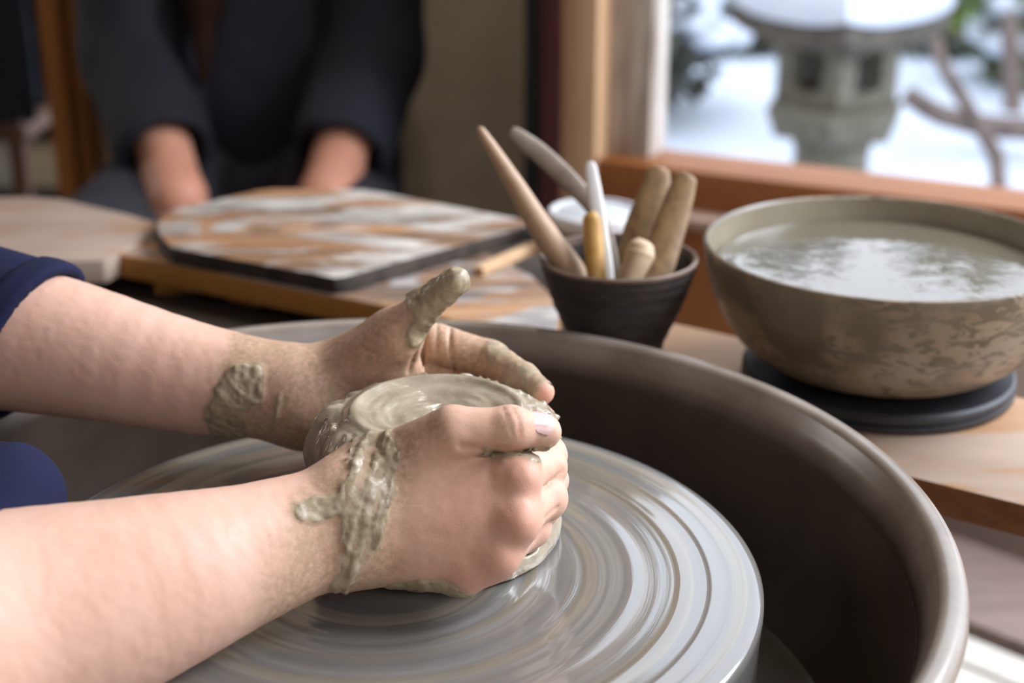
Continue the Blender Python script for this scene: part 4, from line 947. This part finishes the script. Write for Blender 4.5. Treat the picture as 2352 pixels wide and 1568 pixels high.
# keep the one main body
def largest(V, F):
    lab = np.arange(len(V))
    while True:
        m = lab[F].min(1); new = lab.copy(); np.minimum.at(new, F.ravel(), np.repeat(m, F.shape[1])); new = new[new]
        if (new == lab).all(): break
        lab = new
    c = np.bincount(lab[F[:, 0]]).argmax(); F = F[lab[F[:, 0]] == c]; u, inv = np.unique(F, return_inverse=True); return V[u], inv.reshape(F.shape)
Vc, Fc = largest(Vc, Fc)
tag(link('clay_lump', np_mesh('clay_lump', Vc, Fc), clay_m), 'round lump of wet grey clay with a dished top between two hands', 'clay')

# ================================================================== apprentice behind the table
AX, AY = -.345, 2.12
def B(u, v, d): return at(u, v, d)
ash = {1: (np.array([AX + .17, AY - .02, .90]), B(850, 130, 2.0), B(748, 455, 1.85), np.array([AX + .085, 1.80, .335])),
       -1: (np.array([AX - .17, AY - .02, .90]), B(310, 130, 2.0), B(412, 455, 1.85), np.array([AX - .075, 1.80, .335]))}
def f_app(P):
    d = smin(ell(P, (AX, AY, .78), (.16, .10, .20)), ell(P, (AX, AY + .02, .48), (.16, .11, .20)), .06)
    for sd, (s0, e0, w0, h0) in ash.items():
        d = smin(d, cap(P, s0, e0, .05, .042), .04); d = smin(d, cap(P, e0, w0, .042, .031), .02); d = smin(d, cap(P, w0, h0, .029, .022), .02)
        d = smin(d, ell(P, h0 + [-.01 * sd, -.035, -.004], (.036, .045, .014)), .015)
        for k in range(4):
            b0 = h0 + np.array([(-.030 + .017 * k), -.065, -.002]); e1 = b0 + [0, -.035, -.004]; d = smin(d, cap(P, b0, e1, .0095, .0085), .004); d = smin(d, cap(P, e1, e1 + [0, -.022, -.012], .0085, .007), .003)
        d = smin(d, cap(P, h0 + [-.025 * sd, -.02, 0], h0 + [-.055 * sd, -.06, -.004], .012, .009), .006)
        hip = np.array([AX + .09 * sd, AY, .36]); kn = np.array([AX + .15 * sd, 1.72, .34])
        d = smin(d, cap(P, hip, kn, .08, .058), .03); d = smin(d, cap(P, kn, (kn[0], 1.80, .06), .055, .04), .02); d = smin(d, cap(P, (kn[0], 1.80, .035), (kn[0], 1.66, .03), .033, .027), .02)
    d = smin(d, cap(P, (AX, AY, .95), (AX, AY - .03, 1.06), .055, .05), .03)
    hc = np.array([AX, AY - .06, 1.15]); d = smin(d, ell(P, hc, (.075, .095, .115)), .02); d = smin(d, ell(P, hc + [0, -.088, -.015], (.012, .018, .02)), .01); d = smin(d, ell(P, hc + [0, -.05, -.08], (.035, .04, .03)), .02)
    for s_ in (-1, 1): d = smin(d, ell(P, hc + [s_ * .076, 0, -.015], (.008, .02, .03)), .004); d = smax(d, -ball(P, hc + [s_ * .032, -.096, .012], .012), .006); d = smin(d, ball(P, hc + [s_ * .032, -.083, .012], .011), .002)
    return smin(d, ell(P, hc + [0, -.086, -.055], (.024, .009, .006)), .004)
Va, Fa = surfnet(f_app, (AX - .36, 1.55, 0), (AX + .36, 2.3, 1.3), .0075, False)
app = thing('person', 'seated apprentice in a dark navy jacket behind the clay-smeared bat, forearms lowered', 'person', (AX, AY, 0))
za = np.zeros(len(Va)); wr = np.minimum(segd(Va, [ash[1][2], ash[1][3]]), segd(Va, [ash[-1][2], ash[-1][3]]))
child(link('body', np_mesh('body', Va, Fa, {'mud': za, 'film': za, 'red': 0.3 * (wr < .08)}), skin2), app)
jk = simple('navy_work_jacket', C(13, 15, 23), C(20, 23, 36), 10, 0.85, 0.3, 0.002)
def f_jack(P):
    d = smin(ell(P, (AX, AY, .78), (.18, .13, .24)), ell(P, (AX, AY, .50), (.185, .15, .24)), .06)
    sl = None
    for sd, (s0, e0, w0, h0) in ash.items():
        e = cap(P, s0, e0, .072, .070); cu = e0 + (w0 - e0) * .82; e = smin(e, cap(P, e0, cu, .070, .060), .02); ax = (w0 - e0) / np.linalg.norm(w0 - e0)
        e = smax(e, (P - (e0 + (w0 - e0) * .71)) @ ax, .006); e = smax(e, -smax(cap(P, e0, cu + ax * .1, .050, .046), -((P - (e0 + (w0 - e0) * .48)) @ ax), .004), .004)
        sl = e if sl is None else np.minimum(sl, e)
    d = smax(d, .40 - P[:, 2], .01); d = smin(d, sl, .018)
    d = smax(d, P[:, 2] - 1.0 - .3 * (P[:, 1] - AY), .01)
    return d + .006 * noise(P, 12) + .003 * noise(P, 30) - .004 * np.exp(-((np.abs(P[:, 0] - AX + .4 * (P[:, 2] - .75)) - .0) / .02) ** 2)
Vj, Fj = surfnet(f_jack, (AX - .36, 1.7, .36), (AX + .36, 2.36, 1.12), .0065, False)
child(link('jacket', np_mesh('jacket', Vj, Fj), jk), app)
def f_tr2(P):
    d = ell(P, (AX, AY + .01, .37), (.175, .15, .10))
    for sd in (-1, 1):
        hip = np.array([AX + .09 * sd, AY, .36]); kn = np.array([AX + .15 * sd, 1.72, .34]); d = smin(d, cap(P, hip, kn, .096, .074), .03); d = smin(d, cap(P, kn, (kn[0], 1.80, .06), .072, .058), .02)
    return smax(smax(d, P[:, 2] - .46, .01), .06 - P[:, 2], .005) + .004 * noise(P, 16)
Vj, Fj = surfnet(f_tr2, (AX - .3, 1.6, .02), (AX + .3, 2.35, .5), .008, False)
child(link('trousers', np_mesh('trousers', Vj, Fj), trou), app)
def f_hair2(P):
    hc = np.array([AX, AY - .05, 1.17]); d = ell(P, hc, (.088, .105, .118)); d = smax(d, (P - hc) @ np.array([0, -.75, -.66]) - .055, .02)
    lk = cap(P, hc + [-.075, -.0, -.03], B(440, -250, 1.96), .028, .030); lk = smin(lk, cap(P, B(440, -250, 1.96), B(470, 0, 1.925), .028, .024), .02); lk = smin(lk, cap(P, B(470, 0, 1.925), B(466, 185, 1.915), .024, .008), .02)
    return smin(d, lk, .02) + .003 * noise(P, 60)
Vj, Fj = surfnet(f_hair2, (AX - .2, 1.8, .45), (AX + .15, 2.25, 1.33), .006, False)
hair_b = simple('chestnut_hair', C(26, 15, 10), C(40, 24, 15), 60, 0.85, 0.4, 0.002, (1, 1, 0.1), Specular_IOR_Level=0.1)
child(link('hair', np_mesh('hair', Vj, Fj), hair_b), app)
st = thing('stool', 'low dark stool under the seated apprentice', 'stool', (AX, AY, 0))
bm = bmesh.new(); box(bm, (AX, AY + .02, .240), (.34, .28, .03), None, .005); from_bm('seat', bm, dark_table, st)
for sx_ in (-1, 1):
    for sy_ in (-1, 1):
        bm = bmesh.new(); box(bm, (AX + sx_ * .14, AY + .02 + sy_ * .11, .1125), (.035, .035, .225), None, .003); from_bm('leg', bm, dark_table, st)

# ================================================================== dim corner behind, far left
post_w = simple('amber_post_wood', C(176, 110, 44), C(196, 130, 60), 30, 0.45, 0.2, 0.0006, (4, 4, 0.25))
pb = atz(178, 470, .30); py = 2.35
def at_y(u, v, y): r = ray(u, v); return CAM + r * (y / r[1])
ps = thing('timber_post', 'amber wooden post with a slanting brace, left of the apprentice', 'post', (at_y(180, 300, py)[0], py, 0))
xl, xr = at_y(150, 250, py)[0], at_y(214, 250, py)[0]
bm = bmesh.new(); box(bm, ((xl + xr) / 2, py, 1.25), (xr - xl, .07, 2.5), None, .004); from_bm('upright', bm, post_w, ps)
a, b = at_y(165, 440, py - .05), at_y(112, -40, py - .05); bm = bmesh.new(); dv = Vector(b - a); box(bm, Vector(a).lerp(Vector(b), .5), (.045, .03, dv.length), dv.to_track_quat('Z', 'Y').to_matrix(), .004); from_bm('brace', bm, post_w, ps)
# shelf rack with pale boxes
dk = simple('rack_dark_wood', C(30, 24, 20), C(44, 36, 30), 20, 0.7, 0.2)
rk = thing('shelf_rack', 'dark wooden shelf rack in the far left corner', 'shelf', (-1.15, 3.3, 0))
cream = simple('cream_card', C(190, 170, 124), C(204, 184, 138), 12, 0.8, 0.1)
yb = 3.2
z1 = at_y(90, 222, yb)[2]; z2 = at_y(90, 448, yb)[2]
for z in (z1, z2, z1 + .42, .05):
    bm = bmesh.new(); box(bm, (-1.12, yb + .1, z - .0125), (.86, .36, .025), None, .002); from_bm('shelf', bm, dk, rk)
for x in (-1.53, -.71):
    bm = bmesh.new(); box(bm, (x, yb + .1, .75), (.03, .36, 1.5), None, .002); from_bm('side_panel', bm, dk, rk)
def carton(u0, u1, v0, zb, lab, col):
    a, b = at_y(u0, v0, yb - .02), at_y(u1, v0, yb - .02); h = a[2] - zb; bm = bmesh.new(); box(bm, ((a[0] + b[0]) / 2, yb + .06, zb + h / 2 + .0005), (b[0] - a[0], .16, h), None, .004, 2)
    r = thing('carton', lab, 'box', ((a[0] + b[0]) / 2, yb + .06, zb)); from_bm('carton_body', bm, col, r)
    bm = bmesh.new(); box(bm, ((a[0] + b[0]) / 2, yb + .06, zb + h + .004), (b[0] - a[0] + .008, .168, .007), None, .002); from_bm('carton_lid', bm, col, r)
carton(58, 122, 146, z1, 'cream box on the upper shelf beside the amber post', cream)
carton(44, 128, 338, z2, 'cream box on the lower shelf beside the amber post', simple('pale_card', C(176, 160, 132), C(192, 178, 150), 12, 0.8, 0.1))
carton(-60, 22, 308, z2, 'grey-white box at the picture\'s left edge on the lower shelf', simple('grey_card', C(170, 166, 156), C(190, 186, 176), 12, 0.8, 0.1))
# chair with a navy jacket over its back
cy = 2.55; q = at_y(5, 150, cy)
ch = thing('wooden_chair', 'brown wooden chair at the far left, a dark navy jacket over its back', 'chair', (q[0], cy, 0))
chw = simple('walnut_chair', C(96, 68, 52), C(120, 88, 70), 30, 0.5, 0.2, 0.0006, (4, 4, 0.3))
xr_ = at_y(40, 330, cy)[0]; xl_ = xr_ - .38
for x in (xl_, xr_): from_bm('back_leg', tube_bm([(x, cy, 0), (x, cy, .35), (x, cy + .02, .70)], [.016, .016, .013], 12), chw, ch)
for x in (xl_, xr_): from_bm('front_leg', tube_bm([(x, cy + .36, 0), (x, cy + .36, .30)], [.016, .016], 12), chw, ch)
bm = bmesh.new(); box(bm, ((xl_ + xr_) / 2, cy + .19, .31), (.42, .40, .03), None, .008); from_bm('seat', bm, chw, ch)
bm = bmesh.new(); box(bm, ((xl_ + xr_) / 2, cy + .02, .655), (.36, .022, .09), None, .006); from_bm('back_rail', bm, chw, ch)
def f_cl(P):
    x0 = (xl_ + xr_) / 2; w = np.abs(P[:, 0] - x0) - .235; q = np.abs(P[:, 1] - cy - .012); zt = .72
    th = np.abs(q - .046) - .013
    side = np.maximum(np.maximum(w + .03 * noise(P, 9), th), np.maximum(P[:, 2] - zt, .335 + .05 * noise(P, 5) - P[:, 2]))
    rr = np.hypot(P[:, 1] - cy - .012, P[:, 2] - zt); top = np.maximum(np.maximum(w + .03 * noise(P, 9), np.abs(rr - .046) - .013), zt - P[:, 2])
    return np.minimum(side, top) + .006 * noise(P, 16)
Vj, Fj = surfnet(f_cl, (xl_ - .12, cy - .14, .27), (xr_ + .12, cy + .17, .84), .006, False)
cj = np_mesh('hung_jacket', Vj, Fj)
tag(link('hung_jacket', cj, simple('hung_jacket_cloth', C(24, 32, 46), C(34, 46, 62), 8, 0.85, 0.2)), 'dark navy jacket hung over the chair back at the far left', 'jacket')
